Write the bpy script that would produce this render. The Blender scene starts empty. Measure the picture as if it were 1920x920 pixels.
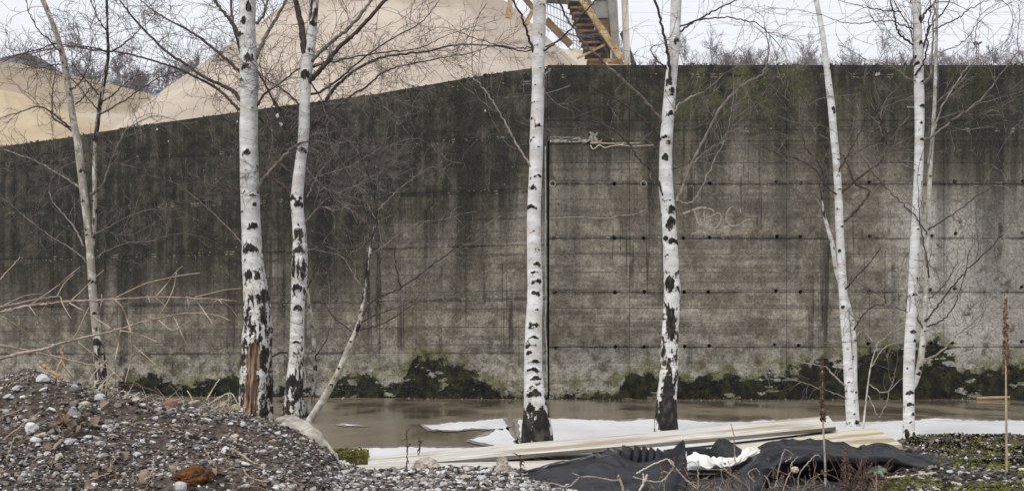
import bpy, math, random
import numpy as np
from mathutils import Vector
R = math.radians
rng = np.random.default_rng(11)
random.seed(5)
S = bpy.context.scene
COL = S.collection

# ---------------------------------------------------------------- camera
F, HC, HY = 2000.0, 0.544, 680.0        # focal length in photo pixels, eye height, horizon row
cd = bpy.data.cameras.new('camera')
cam = bpy.data.objects.new('camera', cd); COL.objects.link(cam)
cam.location = (0, 0, HC); cam.rotation_euler = (R(90), 0, 0)
cd.sensor_width = 36; cd.lens = 36 * F / 1920; cd.shift_y = (HY - 460) / 1920
cd.clip_start = .05; cd.clip_end = 2000
S.camera = cam

# ---------------------------------------------------------------- sky, sun, exposure
SUN_EL, SUN_ROT = R(48), R(212)
w = bpy.data.worlds.new('World'); S.world = w; w.use_nodes = True
nt = w.node_tree; bg = nt.nodes['Background']
sk = nt.nodes.new('ShaderNodeTexSky'); sk.sky_type = 'NISHITA'; sk.sun_disc = False
sk.sun_elevation = SUN_EL; sk.sun_rotation = SUN_ROT
sk.dust_density = 3.0; sk.air_density = 1.0; sk.ozone_density = 1.0
hs = nt.nodes.new('ShaderNodeHueSaturation'); hs.inputs['Saturation'].default_value = .22
mx = nt.nodes.new('ShaderNodeMix'); mx.data_type = 'RGBA'; mx.inputs[0].default_value = .72
mx.inputs[7].default_value = (7.5, 7.65, 8.2, 1)          # even cloud layer
nt.links.new(sk.outputs[0], hs.inputs['Color']); nt.links.new(hs.outputs[0], mx.inputs[6])
nt.links.new(mx.outputs[2], bg.inputs[0]); bg.inputs[1].default_value = .122
sl = bpy.data.lights.new('sun', 'SUN'); sl.energy = 1.5; sl.angle = R(14); sl.color = (1, .97, .92)
sun = bpy.data.objects.new('sun', sl); COL.objects.link(sun)
sd = Vector((math.sin(SUN_ROT) * math.cos(SUN_EL), math.cos(SUN_ROT) * math.cos(SUN_EL), math.sin(SUN_EL)))
sun.rotation_euler = (-sd).to_track_quat('-Z', 'Y').to_euler()
S.view_settings.view_transform = 'Standard'; S.view_settings.look = 'None'
S.view_settings.exposure = 0.32; S.view_settings.gamma = 1
S.cycles.max_bounces = 6; S.cycles.use_denoising = True; S.cycles.denoising_prefilter = 'ACCURATE'

# ---------------------------------------------------------------- helpers
def P(x, y, d):                                   # photo pixel at depth d -> world
    return np.array([(x - 960) * d / F, d, HC + (HY - y) * d / F])
def hashn(ix, iy, iz, s):
    h = (ix * 374761393 + iy * 668265263 + iz * 2147483647 + s * 974711) & 0xffffffff
    h = ((h ^ (h >> 13)) * 1274126177) & 0xffffffff
    return ((h ^ (h >> 16)) & 0xffff) / 65535.0
def vnoise(p, s=0):
    p = np.asarray(p, float); i = np.floor(p).astype(np.int64); f = p - i; f = f * f * (3 - 2 * f)
    o = 0
    for dx in (0, 1):
        for dy in (0, 1):
            for dz in (0, 1):
                wt = (f[..., 0] if dx else 1 - f[..., 0]) * (f[..., 1] if dy else 1 - f[..., 1]) * (f[..., 2] if dz else 1 - f[..., 2])
                o = o + wt * hashn(i[..., 0] + dx, i[..., 1] + dy, i[..., 2] + dz, s)
    return o
def fbm(p, s=0, n=3):
    p = np.asarray(p, float); o = 0; a = .5; t = 0
    for k in range(n):
        o = o + a * vnoise(p * 2 ** k, s + k); t += a; a *= .5
    return o / t
def catmull(pts, n):
    pts = np.asarray(pts, float)
    if len(pts) < 3:
        t = np.linspace(0, 1, n)[:, None]; return pts[0] * (1 - t) + pts[-1] * t
    q = np.vstack([2 * pts[0] - pts[1], pts, 2 * pts[-1] - pts[-2]])
    m = len(pts) - 1; u = np.linspace(0, m - 1e-6, n); k = u.astype(int); t = (u - k)[:, None]
    a, b, c, d = q[k], q[k + 1], q[k + 2], q[k + 3]
    return .5 * (2 * b + (c - a) * t + (2 * a - 5 * b + 4 * c - d) * t ** 2 + (3 * b - a - 3 * c + d) * t ** 3)

class MB:
    """collects vertices and faces (tris or quads) for ONE mesh object"""
    def __init__(s): s.v = []; s.q = []; s.t = []; s.n = 0; s.att = {}; s.uv = []
    def add(s, v, q=None, t=None):
        v = np.asarray(v, float)
        if q is not None and len(q): s.q.append(np.asarray(q, int) + s.n)
        if t is not None and len(t): s.t.append(np.asarray(t, int) + s.n)
        s.v.append(v); s.n += len(v)
    def box(s, c0, c1):
        (x0, y0, z0), (x1, y1, z1) = c0, c1
        s.hexa([(x0, y0, z0), (x1, y0, z0), (x1, y1, z0), (x0, y1, z0), (x0, y0, z1), (x1, y0, z1), (x1, y1, z1), (x0, y1, z1)])
    def hexa(s, v):
        s.add(v, [(0, 3, 2, 1), (4, 5, 6, 7), (0, 1, 5, 4), (1, 2, 6, 5), (2, 3, 7, 6), (3, 0, 4, 7)])
    def tube(s, pts, rad, k=5, cap=True):
        pts = np.asarray(pts, float); n = len(pts); rad = np.broadcast_to(np.asarray(rad, float), (n,))
        t = np.gradient(pts, axis=0); t /= np.linalg.norm(t, axis=1)[:, None] + 1e-12
        ref = np.array([0, 1., 0]) if abs(t[:, 1]).mean() < .8 else np.array([1., 0, 0])
        a = np.cross(t, ref); a /= np.linalg.norm(a, axis=1)[:, None] + 1e-9; b = np.cross(t, a)
        an = np.arange(k) * 2 * math.pi / k
        v = pts[:, None] + rad[:, None, None] * (np.cos(an)[None, :, None] * a[:, None] + np.sin(an)[None, :, None] * b[:, None])
        i = np.arange(n - 1)[:, None] * k; j = np.arange(k)[None]; j2 = (j + 1) % k
        q = np.stack([i + j, i + j2, i + k + j2, i + k + j], -1).reshape(-1, 4)
        v = v.reshape(-1, 3)
        if cap:
            tr = [(0, (m + 1) % k, m) for m in range(1, k - 1)] if False else [(0, m + 1, m) for m in range(1, k - 1)]
            o = (n - 1) * k
            tr += [(o, o + m, o + m + 1) for m in range(1, k - 1)]
            s.add(v, q, tr)
        else: s.add(v, q)
    def bar(s, p0, p1, w, h=None):
        """rectangular bar between two points"""
        h = h or w; p0 = np.asarray(p0, float); p1 = np.asarray(p1, float); t = (p1 - p0) / np.linalg.norm(p1 - p0)
        ref = np.array([0, 1., 0]) if abs(t[1]) < .9 else np.array([1., 0, 0])
        a = np.cross(t, ref); a /= np.linalg.norm(a); b = np.cross(a, t)
        A, B = a * w / 2, b * h / 2
        s.hexa([p0 - A - B, p0 + A - B, p0 + A + B, p0 - A + B, p1 - A - B, p1 + A - B, p1 + A + B, p1 - A + B])
    def build(s, name, mat, parent=None, smooth=False, attrs=None, uv=None, loc=None):
        V = np.vstack(s.v); me = bpy.data.meshes.new(name)
        if loc is not None: V = V - np.asarray(loc)
        if parent is not None: V = V - np.asarray(parent.location)
        nq = sum(len(x) for x in s.q); ntr = sum(len(x) for x in s.t)
        parts = ([np.vstack(s.q).ravel()] if nq else []) + ([np.vstack(s.t).ravel()] if ntr else [])
        li = np.concatenate(parts)
        st = np.concatenate([np.arange(nq) * 4, nq * 4 + np.arange(ntr) * 3]); to = np.concatenate([np.full(nq, 4), np.full(ntr, 3)])
        me.vertices.add(len(V)); me.vertices.foreach_set('co', V.astype('f4').ravel())
        me.loops.add(len(li)); me.loops.foreach_set('vertex_index', li.astype('i4'))
        me.polygons.add(len(st)); me.polygons.foreach_set('loop_start', st.astype('i4')); me.polygons.foreach_set('loop_total', to.astype('i4'))
        me.polygons.foreach_set('use_smooth', np.full(len(st), smooth))
        me.update(calc_edges=True); me.validate()
        for k, a in (attrs or {}).items():
            at = me.attributes.new(k, 'FLOAT', 'POINT'); at.data.foreach_set('value', np.asarray(a, 'f4'))
        if uv is not None:
            ul = me.uv_layers.new(name='UVMap'); ul.data.foreach_set('uv', np.asarray(uv, 'f4')[li].ravel())
        me.materials.append(mat)
        o = bpy.data.objects.new(name, me); COL.objects.link(o)
        if parent is not None: o.parent = parent
        if loc is not None: o.location = loc
        return o
def tag(o, label=None, cat=None, group=None, kind=None):
    if label: o['label'] = label
    if cat: o['category'] = cat
    if group: o['group'] = group
    if kind: o['kind'] = kind
    return o
def empty(name, loc, label, cat, group=None):
    o = bpy.data.objects.new(name, None); COL.objects.link(o); o.location = tuple(map(float, loc)); o.empty_display_size = .1
    return tag(o, label, cat, group)
def grid_faces(n, m):
    i = np.arange(n - 1)[:, None] * m; j = np.arange(m - 1)[None]
    return np.stack([i + j, i + j + 1, i + m + j + 1, i + m + j], -1).reshape(-1, 4)

# ---- materials
class NT:
    def __init__(s, name):
        s.m = bpy.data.materials.new(name); s.m.use_nodes = True; s.t = s.m.node_tree; s.b = s.t.nodes['Principled BSDF']
    def n(s, ty, props=None, **inp):
        nd = s.t.nodes.new(ty)
        for k, v in (props or {}).items(): setattr(nd, k, v)
        for k, v in inp.items():
            key = int(k[1:]) if k[0] == 'i' and k[1:].isdigit() else k
            s.set(nd.inputs[key], v)
        return nd
    def set(s, sock, v):
        if isinstance(v, bpy.types.NodeSocket): s.t.links.new(v, sock)
        else: sock.default_value = v
    def math(s, op, a, b=0, c=0, clamp=False):
        nd = s.n('ShaderNodeMath', {'operation': op, 'use_clamp': clamp}); s.set(nd.inputs[0], a); s.set(nd.inputs[1], b); s.set(nd.inputs[2], c); return nd.outputs[0]
    def mix(s, f, a, b, blend='MIX'):
        nd = s.n('ShaderNodeMix', {'data_type': 'RGBA', 'blend_type': blend}); s.set(nd.inputs[0], f)
        s.set(nd.inputs[6], a if isinstance(a, bpy.types.NodeSocket) else (*a, 1)); s.set(nd.inputs[7], b if isinstance(b, bpy.types.NodeSocket) else (*b, 1)); return nd.outputs[2]
    def noise(s, vec, scale=1, detail=4, rough=.55, dist=0):
        nd = s.n('ShaderNodeTexNoise', Scale=float(scale), Detail=float(detail), Roughness=rough, Distortion=float(dist)); s.t.links.new(vec, nd.inputs['Vector']); return nd.outputs['Fac']
    def vmul(s, vec, v):
        nd = s.n('ShaderNodeVectorMath', {'operation': 'MULTIPLY'}); s.t.links.new(vec, nd.inputs[0]); nd.inputs[1].default_value = v; return nd.outputs[0]
    def step(s, v, lo, hi):
        nd = s.n('ShaderNodeMapRange', {'interpolation_type': 'SMOOTHSTEP'}); s.set(nd.inputs[0], v); nd.inputs[1].default_value = lo; nd.inputs[2].default_value = hi; return nd.outputs[0]
    def ramp(s, f, stops):
        nd = s.n('ShaderNodeValToRGB'); s.set(nd.inputs[0], f); e = nd.color_ramp.elements
        while len(e) < len(stops): e.new(.5)
        for k, (p, c) in enumerate(stops): e[k].position = p; e[k].color = (*c, 1)
        return nd.outputs[0]
    def curve(s, x, x0, x1, pts, y0, y1):
        mr = s.n('ShaderNodeMapRange'); s.set(mr.inputs[0], x); mr.inputs[1].default_value = x0; mr.inputs[2].default_value = x1
        fc = s.n('ShaderNodeFloatCurve'); cu = fc.mapping.curves[0]
        pp = [((a - x0) / (x1 - x0), (b - y0) / (y1 - y0)) for a, b in pts]
        cu.points[0].location = pp[0]; cu.points[1].location = pp[-1]
        for q in pp[1:-1]: cu.points.new(*q)
        for q in cu.points: q.handle_type = 'AUTO_CLAMPED'
        fc.mapping.update(); s.t.links.new(mr.outputs[0], fc.inputs[1])
        return s.math('MULTIPLY_ADD', fc.outputs[0], y1 - y0, y0)
    def attr(s, name): return s.n('ShaderNodeAttribute', {'attribute_name': name}).outputs['Fac']
    def pos(s): return s.n('ShaderNodeNewGeometry').outputs['Position']
    def obj(s): return s.n('ShaderNodeTexCoord').outputs['Object']
    def uv(s): return s.n('ShaderNodeTexCoord').outputs['UV']
    def rnd(s): return s.n('ShaderNodeObjectInfo').outputs['Random']
    def bump(s, h, strength=.4, dist=.01):
        nd = s.n('ShaderNodeBump', Strength=strength, Distance=dist, Height=h); s.t.links.new(nd.outputs[0], s.b.inputs['Normal'])
    def out(s, col=None, rough=.9, spec=.3, metal=0):
        if col is not None: s.set(s.b.inputs['Base Color'], col if isinstance(col, bpy.types.NodeSocket) else (*col, 1))
        s.set(s.b.inputs['Roughness'], rough); s.set(s.b.inputs['Specular IOR Level'], spec); s.b.inputs['Metallic'].default_value = metal
        return s.m
def flat(name, c1, c2, scale=8, rough=.85, spec=.25, bump=.3, bd=.005, stretch=(1, 1, 1), detail=5):
    k = NT(name); v = k.vmul(k.pos(), stretch); n = k.noise(v, scale, detail, .6)
    k.bump(k.noise(v, scale * 3, 4), bump, bd)
    return k.out(k.mix(k.step(n, .3, .7), c1, c2), rough, spec)

# ---------------------------------------------------------------- wall geometry numbers
WY = 16.0; JX = .544; TAN = .25; CT = 1 / math.hypot(1, TAN)
def wall_depth(x):
    a = (x - 960) / F
    return WY if x >= 1028 else (4 * JX + 4 * 0 + (WY * 4 + JX) - 4 * JX) / (a + 4)
def wall_pt(x, y, off=0):
    d = wall_depth(x); p = P(x, y, d)
    if x < 1028: p += off * np.array([-TAN * CT, -CT, 0])
    else: p += off * np.array([0, -1., 0])
    return p
MOSS = [(-200, 738), (180, 738), (230, 705), (300, 695), (330, 718), (380, 712), (440, 693), (470, 735), (560, 716), (600, 735), (630, 706), (700, 694), (715, 718), (745, 712),
        (762, 690), (790, 666), (830, 672), (860, 688), (900, 702), (950, 726), (1020, 734), (1050, 735), (1150, 727), (1170, 706), (1200, 694), (1300, 704), (1350, 698), (1400, 704),
        (1440, 694), (1480, 690), (1540, 668), (1620, 656), (1700, 645), (1760, 637), (1785, 648), (1800, 690), (1850, 686), (1920, 680), (2100, 690)]
MX = np.array([wall_pt(x, y)[0] for x, y in MOSS]); MZ = np.array([wall_pt(x, y)[2] for x, y in MOSS])
TOP = [(-220, 309), (0, 275), (100, 262), (260, 236), (500, 203), (700, 177), (880, 146), (960, 133), (1019, 125)]
TOPX = [wall_pt(x, y)[0] for x, y in TOP]; TOPZ = [wall_pt(x, y)[2] for x, y in TOP]

# ---------------------------------------------------------------- wall material
def concrete():
    k = NT('weathered_concrete'); p = k.pos(); sep = k.n('ShaderNodeSeparateXYZ', Vector=p); X, Z = sep.outputs[0], sep.outputs[2]
    big = k.noise(p, .8, 5, .6); mid = k.noise(p, 5, 6, .65); fine = k.noise(p, 55, 3, .6); grit = k.noise(p, 130, 2, .5)
    streak = k.noise(k.vmul(p, (3.2, 3.2, .16)), 1, 5, .6); streak2 = k.noise(k.vmul(p, (9, 9, .5)), 1, 3, .6)
    horiz = k.noise(k.vmul(p, (.35, .35, 11)), 1, 4, .6)
    # boards of the old formwork: each board cast with its own tone, thin lines between
    bz = k.math('MULTIPLY', Z, 1 / .272); bi = k.math('FLOOR', bz); bf = k.math('FRACT', bz)
    wn = k.n('ShaderNodeTexWhiteNoise', {'noise_dimensions': '1D'}, W=bi).outputs[0]
    edge = k.math('SUBTRACT', 1, k.step(k.math('ABSOLUTE', k.math('SUBTRACT', bf, .5)), .47, .497))
    base = k.ramp(k.math('ADD', k.math('MULTIPLY', mid, .6), k.math('MULTIPLY', big, .4)), [(.39, (.100, .086, .061)), (.5, (.215, .194, .152)), (.60, (.35, .32, .262))])
    base = k.mix(k.math('MULTIPLY', k.math('SUBTRACT', wn, .15), .40, clamp=True), base, (.075, .067, .050))
    base = k.mix(k.math('MULTIPLY', k.math('SUBTRACT', 1, edge), k.math('MULTIPLY_ADD', k.step(mid, .42, .58), .75, .2)), base, (.035, .031, .024))
    base = k.mix(k.math('MULTIPLY', k.step(horiz, .50, .62), .42), base, (.06, .056, .048))
    # brownish blotches and long drips over the bare concrete
    bl = k.noise(k.vmul(p, (1, 1, .7)), 1.9, 6, .68)
    base = k.mix(k.math('MULTIPLY', k.step(bl, .49, .60), .6), base, (.085, .070, .048))
    drip = k.noise(k.vmul(p, (6.5, 6.5, .22)), 1, 4, .65); dgate = k.noise(k.vmul(p, (1.1, 1.1, .5)), 1, 3)
    base = k.mix(k.math('MULTIPLY', k.math('MULTIPLY', k.step(drip, .53, .63), k.step(dgate, .42, .56)), .8), base, (.018, .015, .011))
    # pale leached lime patch low on the right
    lx = k.curve(X, -9, 9, [(-9, 0), (5, 0), (5.9, .6), (6.4, 1), (7.1, .9), (7.6, .5), (9, .4)], 0, 1)
    lz = k.curve(Z, 0, 5.2, [(0, .3), (.7, .8), (1.2, 1), (2.6, .9), (3.1, .3), (3.6, 0), (5.2, 0)], 0, 1)
    lime = k.math('MULTIPLY', k.math('MULTIPLY', lx, lz), k.step(k.math('ADD', k.math('MULTIPLY', mid, .7), k.math('MULTIPLY', streak, .35)), .41, .52))
    base = k.mix(k.math('MULTIPLY', lime, .85), base, (.46, .44, .40))
    # paler just above the foot
    foot = k.math('MULTIPLY', k.math('SUBTRACT', 1, k.step(Z, .25, 1.1)), k.step(mid, .38, .6))
    base = k.mix(k.math('MULTIPLY', foot, .75), base, (.36, .345, .30))
    # dark algae coming down from the top, in streaks
    zc = k.curve(X, -9, 9, [(-9, 1.35), (-6, 1.5), (-4, 1.7), (-2, 1.95), (-.3, 2.5), (.3, 3.0), (1, 3.3), (3, 3.5), (6, 3.4), (9, 3.2)], 0, 5)
    dz = k.math('SUBTRACT', Z, zc)
    dz = k.math('ADD', dz, k.math('MULTIPLY', k.math('SUBTRACT', streak, .5), 3.6)); dz = k.math('ADD', dz, k.math('MULTIPLY', k.math('SUBTRACT', mid, .5), 1.6))
    alg = k.step(dz, -.7, .9)
    dark = k.ramp(k.math('ADD', k.math('MULTIPLY', mid, .5), k.math('MULTIPLY', streak2, .5)), [(.40, (.0035, .003, .0021)), (.5, (.0135, .0118, .0083)), (.60, (.054, .047, .034))])
    base = k.mix(k.math('MULTIPLY', alg, .9), base, dark)
    # single black runs
    runs = k.curve(X, -9, 9, [(-9, 0), (-3.9, .1), (-3.45, .5), (-3.2, .25), (-3.05, .9), (-2.85, .75), (-2.6, 0), (-1.0, 0), (-.75, .75), (-.5, 0), (.55, .1), (.95, .5), (1.15, 0), (3.9, 0), (4.05, .35), (4.3, 0), (6.3, 0), (6.45, .6), (6.6, .1), (7.2, .75), (7.5, .2), (9, .3)], 0, 1)
    rz = k.math('MULTIPLY', k.step(Z, .6, 2.6), 1)
    run = k.math('MULTIPLY', k.math('MULTIPLY', runs, rz), k.step(k.math('ADD', k.math('MULTIPLY', mid, .5), k.math('MULTIPLY', streak2, .5)), .33, .55))
    base = k.mix(k.math('MULTIPLY', run, .93), base, (.006, .0053, .004))
    # green algae near the crown of the wall on the right
    gx = k.curve(X, -9, 9, [(-9, .1), (-2, .12), (1.6, .15), (2.4, .6), (3, 1), (3.8, .9), (5, .4), (7, .35), (9, .5)], 0, 1)
    gr = k.math('MULTIPLY', k.math('MULTIPLY', gx, k.step(Z, 3.7, 4.9)), k.step(k.noise(p, 2.4, 5, .65), .45, .62))
    base = k.mix(k.math('MULTIPLY', gr, .7), base, (.10, .105, .035))
    # damp dirt gathered along the lift joints
    zs = k.math('ADD', Z, k.math('MULTIPLY', k.math('LESS_THAN', X, .53), .09)); zs = k.math('ADD', zs, k.math('MULTIPLY', k.math('SUBTRACT', k.noise(p, 3, 4), .5), .05))
    jf = k.math('PINGPONG', k.math('SUBTRACT', zs, .784 - .813 * 3), .4065)
    jm = k.math('MULTIPLY', k.math('SUBTRACT', 1, k.step(jf, .0, .045)), k.step(k.noise(k.vmul(p, (1.4, 1.4, 4)), 1, 5, .7), .40, .56))
    base = k.mix(k.math('MULTIPLY', jm, .68), base, (.012, .0105, .008))
    jp = k.math('MULTIPLY', k.math('SUBTRACT', 1, k.step(k.math('ABSOLUTE', k.math('SUBTRACT', jf, .02)), .0, .014)), k.step(k.noise(k.vmul(p, (9, 9, 3)), 1, 5, .7), .55, .62))
    base = k.mix(k.math('MULTIPLY', jp, .7), base, (.36, .33, .25))
    # moss growing up from the foot
    mh = k.curve(X, -10, 9, list(zip(MX, MZ)), -.5, 1.5)
    md = k.math('SUBTRACT', mh, Z)
    md = k.math('ADD', md, k.math('MULTIPLY', k.math('SUBTRACT', k.noise(p, 4.5, 7, .66), .5), .75))
    bald = k.step(k.math('ADD', k.noise(k.vmul(p, (1.6, 1.6, 4.2)), 1.35, 6, .6), k.math('MULTIPLY', k.noise(p, 9, 4), .18)), .66, .70)
    md = k.math('SUBTRACT', md, k.math('MULTIPLY', bald, .5))
    gfac = k.math('MULTIPLY', k.step(md, -.30, .02), k.step(k.noise(p, 3.0, 4), .40, .52))
    base = k.mix(k.math('MULTIPLY', gfac, .72), base, k.mix(k.step(fine, .35, .65), (.060, .064, .012), (.135, .135, .040)))
    mossc = k.mix(k.step(k.noise(p, 7, 5), .44, .60), (.002, .002, .001), (.024, .025, .006))
    base = k.mix(k.step(md, .0, .09), base, mossc)
    # mottling, pores and grains
    mot = k.math('ADD', k.math('MULTIPLY', fine, 1.5), k.math('MULTIPLY', k.noise(p, 22, 4, .7), 1.3)); mot = k.math('MULTIPLY_ADD', mot, 2.0, -1.85)
    mc = k.n('ShaderNodeCombineColor'); [k.set(mc.inputs[i], mot) for i in range(3)]
    base = k.mix(.85, base, mc.outputs[0], 'MULTIPLY')
    base = k.mix(k.math('MULTIPLY', k.step(fine, .57, .66), .6), base, (.02, .019, .016))
    base = k.mix(k.math('MULTIPLY', k.step(grit, .60, .72), .28), base, (.45, .43, .39))
    base = k.mix(k.math('MULTIPLY', k.step(k.noise(p, 34, 2), .71, .74), .5), base, (.5, .48, .43))
    h = k.math('ADD', k.math('MULTIPLY', fine, .5), k.math('MULTIPLY', mid, .8)); h = k.math('ADD', h, k.math('MULTIPLY', edge, .5)); h = k.math('ADD', h, k.math('MULTIPLY', wn, .3))
    k.bump(h, .55, .012)
    return k.out(base, .92, .2)
CONC = concrete()
GAPM = flat('dark_gap', (.008, .008, .007), (.02, .019, .016), 6)
LIME = flat('lime_crust', (.16, .15, .13), (.44, .42, .37), 40, bump=.6)
MOSSM = flat('dark_moss', (.0012, .0013, .0007), (.009, .009, .003), 9, 1, .0)
MOSSG = flat('green_moss', (.010, .011, .003), (.075, .078, .018), 9, 1, .0)

# ---------------------------------------------------------------- ground
def soil():
    k = NT('dark_soil'); p = k.pos(); n = k.noise(p, 30, 6, .7); k.bump(k.noise(p, 60, 5, .7), .8, .012)
    return k.out(k.mix(k.step(n, .35, .7), (.034, .027, .021), (.16, .13, .104)), .95, .15)
SOIL = soil()
def wetmat():
    k = NT('wet_slab'); p = k.pos(); n = k.noise(k.vmul(p, (1, .35, 1)), 1.1, 6, .6); g = k.noise(p, 45, 3, .6)
    c = k.mix(k.step(n, .35, .65), (.12, .092, .060), (.215, .175, .125))
    c = k.mix(k.math('MULTIPLY', k.step(g, .6, .7), .5), c, (.28, .26, .23)); c = k.mix(k.math('MULTIPLY', k.step(k.noise(p, 60, 2), .6, .66), .5), c, (.03, .026, .02))
    k.bump(k.math('ADD', g, k.math('MULTIPLY', n, .6)), .05, .003)
    return k.out(c, k.math('MULTIPLY_ADD', k.step(n, .38, .62), .16, .07), .5)
WET = wetmat()
def icemat():
    k = NT('frozen_film'); p = k.pos(); n = k.noise(k.vmul(p, (1, .3, 1)), 1.5, 6, .6)
    k.bump(k.noise(p, 14, 4), .08, .003)
    c = k.mix(k.step(n, .3, .7), (.53, .52, .52), (.66, .655, .655)); d = k.noise(k.vmul(p, (2.2, .8, 1)), 1.3, 7, .68)
    c = k.mix(k.math('MULTIPLY', k.step(d, .56, .70), .6), c, (.36, .325, .275)); c = k.mix(k.math('MULTIPLY', k.step(k.noise(p, 38, 3), .68, .72), .6), c, (.16, .13, .10))
    return k.out(c, .6, .12)
ICE = icemat()

MARGIN = flat('wet_slush', (.17, .145, .115), (.36, .335, .30), 5, .25, .3, .1, .003, (1, .3, 1))
g = MB(); g.add([(-400, -60, -.03), (400, -60, -.03), (400, 600, -.03), (-400, 600, -.03)], [(0, 1, 2, 3)])
tag(g.build('ground', SOIL), 'dark bare soil stretching under the whole yard', 'ground', kind='structure')
g = MB(); g.add([(-14, 5.2, 0), (14, 5.2, 0), (14, 16.4, 0), (.5, 16.4, 0), (-14, 20.2, 0)], [(0, 1, 2, 3)], [(0, 3, 4)])
tag(g.build('wet_pavement', WET), 'wet brown slab along the foot of the concrete wall', 'pavement', kind='structure')
def gpt(x, y, z=0.004):
    d = F * (HC - z) / (y - HY); return np.array([(x - 960) * d / F, d, z])
def ice_patch(name, outline, label, z=.009, mat=None):
    if mat is None:
        cx, cy = np.mean(outline, 0); ice_patch('wet_margin', [(x + 9 * np.sign(x - cx), y + (2.2 if y > cy else -2.2)) for x, y in outline], 'greyish wet rim round the ' + label, z - .004, MARGIN)
    o = []
    n = len(outline)
    for i in range(n):
        a, b = np.array(outline[i], float), np.array(outline[(i + 1) % n], float); m = max(2, int(np.linalg.norm(b - a) / 3))
        for t in range(m):
            q = a + (b - a) * t / m; j = fbm(np.array([[q[0] / 26, q[1] / 6, 3.3]]), 5, 3)[0] - .5
            j2 = fbm(np.array([[q[0] / 7, q[1] / 3, 9.3]]), 8, 2)[0] - .5
            e = min(1, abs(q[1] - HY - 70) / 40 + .5)
            o.append(gpt(q[0] + j * 14 * e, q[1] + j * 5 + j2 * 3.2, z))
    me = bpy.data.meshes.new(name); me.from_pydata([tuple(v) for v in o], [], [tuple(range(len(o)))])
    me.materials.append(mat or ICE); ob = bpy.data.objects.new(name, me); COL.objects.link(ob)
    return tag(ob, label, 'ice', 'pale films on the wet slab', 'structure')
ice_patch('frozen_puddle', [(972, 787), (1040, 783), (1100, 786), (1160, 788), (1220, 785), (1280, 787), (1360, 792), (1420, 788), (1500, 786), (1600, 791), (1680, 788), (1760, 784), (1830, 788), (1920, 789), (2150, 788), (2250, 880), (1700, 880), (1200, 880), (1000, 850), (978, 838)], 'broad pale whitish film on the slab behind the birch trunks')
ice_patch('frozen_puddle', [(795, 797), (830, 793), (880, 788), (943, 785), (950, 796), (944, 806), (905, 803), (850, 806), (810, 804)], 'narrow pale film pointing left on the wet brown slab')
ice_patch('frozen_puddle', [(882, 825), (912, 816), (930, 806), (948, 801), (962, 822), (966, 835), (944, 838), (916, 832)], 'small ragged pale film left of the triangular birch base')
ice_patch('frozen_puddle', [(655, 844), (684, 839), (770, 838), (870, 840), (960, 838), (1000, 840), (1000, 870), (800, 870), (690, 856)], 'long pale strip along the back of the left planks')
ice_patch('frozen_puddle', [(634, 796), (655, 795), (682, 797), (655, 798)], 'thin white sliver alone on the brown slab')

# ---------------------------------------------------------------- concrete wall (two leaves meeting at a joint)
def cut_holes(o, holes):
    m = MB()
    for c in holes:
        an = np.arange(14) * 2 * math.pi / 14; r = .031
        a = np.stack([c[0] + r * np.cos(an), np.full(14, c[1] - .05), c[2] + r * np.sin(an)], 1); b = a.copy(); b[:, 1] = c[1] + .22; b[:, 0] = c[0] + (b[:, 0] - c[0]) * .8; b[:, 2] = c[2] + (b[:, 2] - c[2]) * .8
        q = [(i, (i + 1) % 14, 14 + (i + 1) % 14, 14 + i) for i in range(14)]
        t = [(0, i + 1, i) for i in range(1, 13)] + [(14, 14 + i, 14 + i + 1) for i in range(1, 13)]
        m.add(np.vstack([a, b]), q, t)
    c = m.build('cutter', CONC, o.parent)
    import bmesh
    for ob in (c, o):
        bm = bmesh.new(); bm.from_mesh(ob.data); bmesh.ops.remove_doubles(bm, verts=bm.verts, dist=1e-5); bmesh.ops.recalc_face_normals(bm, faces=bm.faces); bm.to_mesh(ob.data); bm.free()
    mod = o.modifiers.new('b', 'BOOLEAN'); mod.object = c; mod.operation = 'DIFFERENCE'; mod.solver = 'EXACT'
    dg = bpy.context.evaluated_depsgraph_get(); me = bpy.data.meshes.new_from_object(o.evaluated_get(dg))
    o.modifiers.clear(); o.data = me; bpy.data.objects.remove(c)
def panel_mesh(xs_bottom, prof_top, y0, y1, fx):
    """prism between a flat bottom and a polyline top; fx(t, off)-> x,y of the wall plane"""
    pass
# right leaf: faces the camera squarely
wr = empty('concrete_wall', (JX, WY, 0), 'dark stained board-marked concrete wall leaf with tie holes, right of the vertical joint', 'wall', 'concrete wall')
core = MB(); core.box((JX + .06, WY + .035, -.3), (14, WY + .45, 4.44)); wcore = core.build('wall_core', CONC, wr)
colx = [1030, 1180, 1475, 1770, 2065, 2500]; rowy = [122, 226, 265, 345, 447, 547, 650, 790]
ties = [(1040, 345), (1152, 345), (1207, 345), (1283, 345), (1331, 343), (1456, 341), (1502, 343), (1630, 342), (1790, 340), (1918, 340),
        (1038, 447), (1152, 446), (1207, 446), (1281, 446), (1330, 445), (1457, 443), (1501, 444), (1631, 443), (1748, 442), (1792, 438), (1917, 437),
        (1041, 548), (1153, 548), (1208, 547), (1283, 547), (1328, 547), (1455, 545), (1501, 547), (1629, 545), (1745, 543), (1790, 541), (1916, 538),
        (1042, 652), (1154, 650), (1208, 650), (1284, 649), (1330, 648), (1452, 646), (1498, 647), (1628, 644), (1746, 643), (1786, 643), (1916, 640)]
tw = [P(x, y, WY) for x, y in ties]
G = .0025
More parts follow.
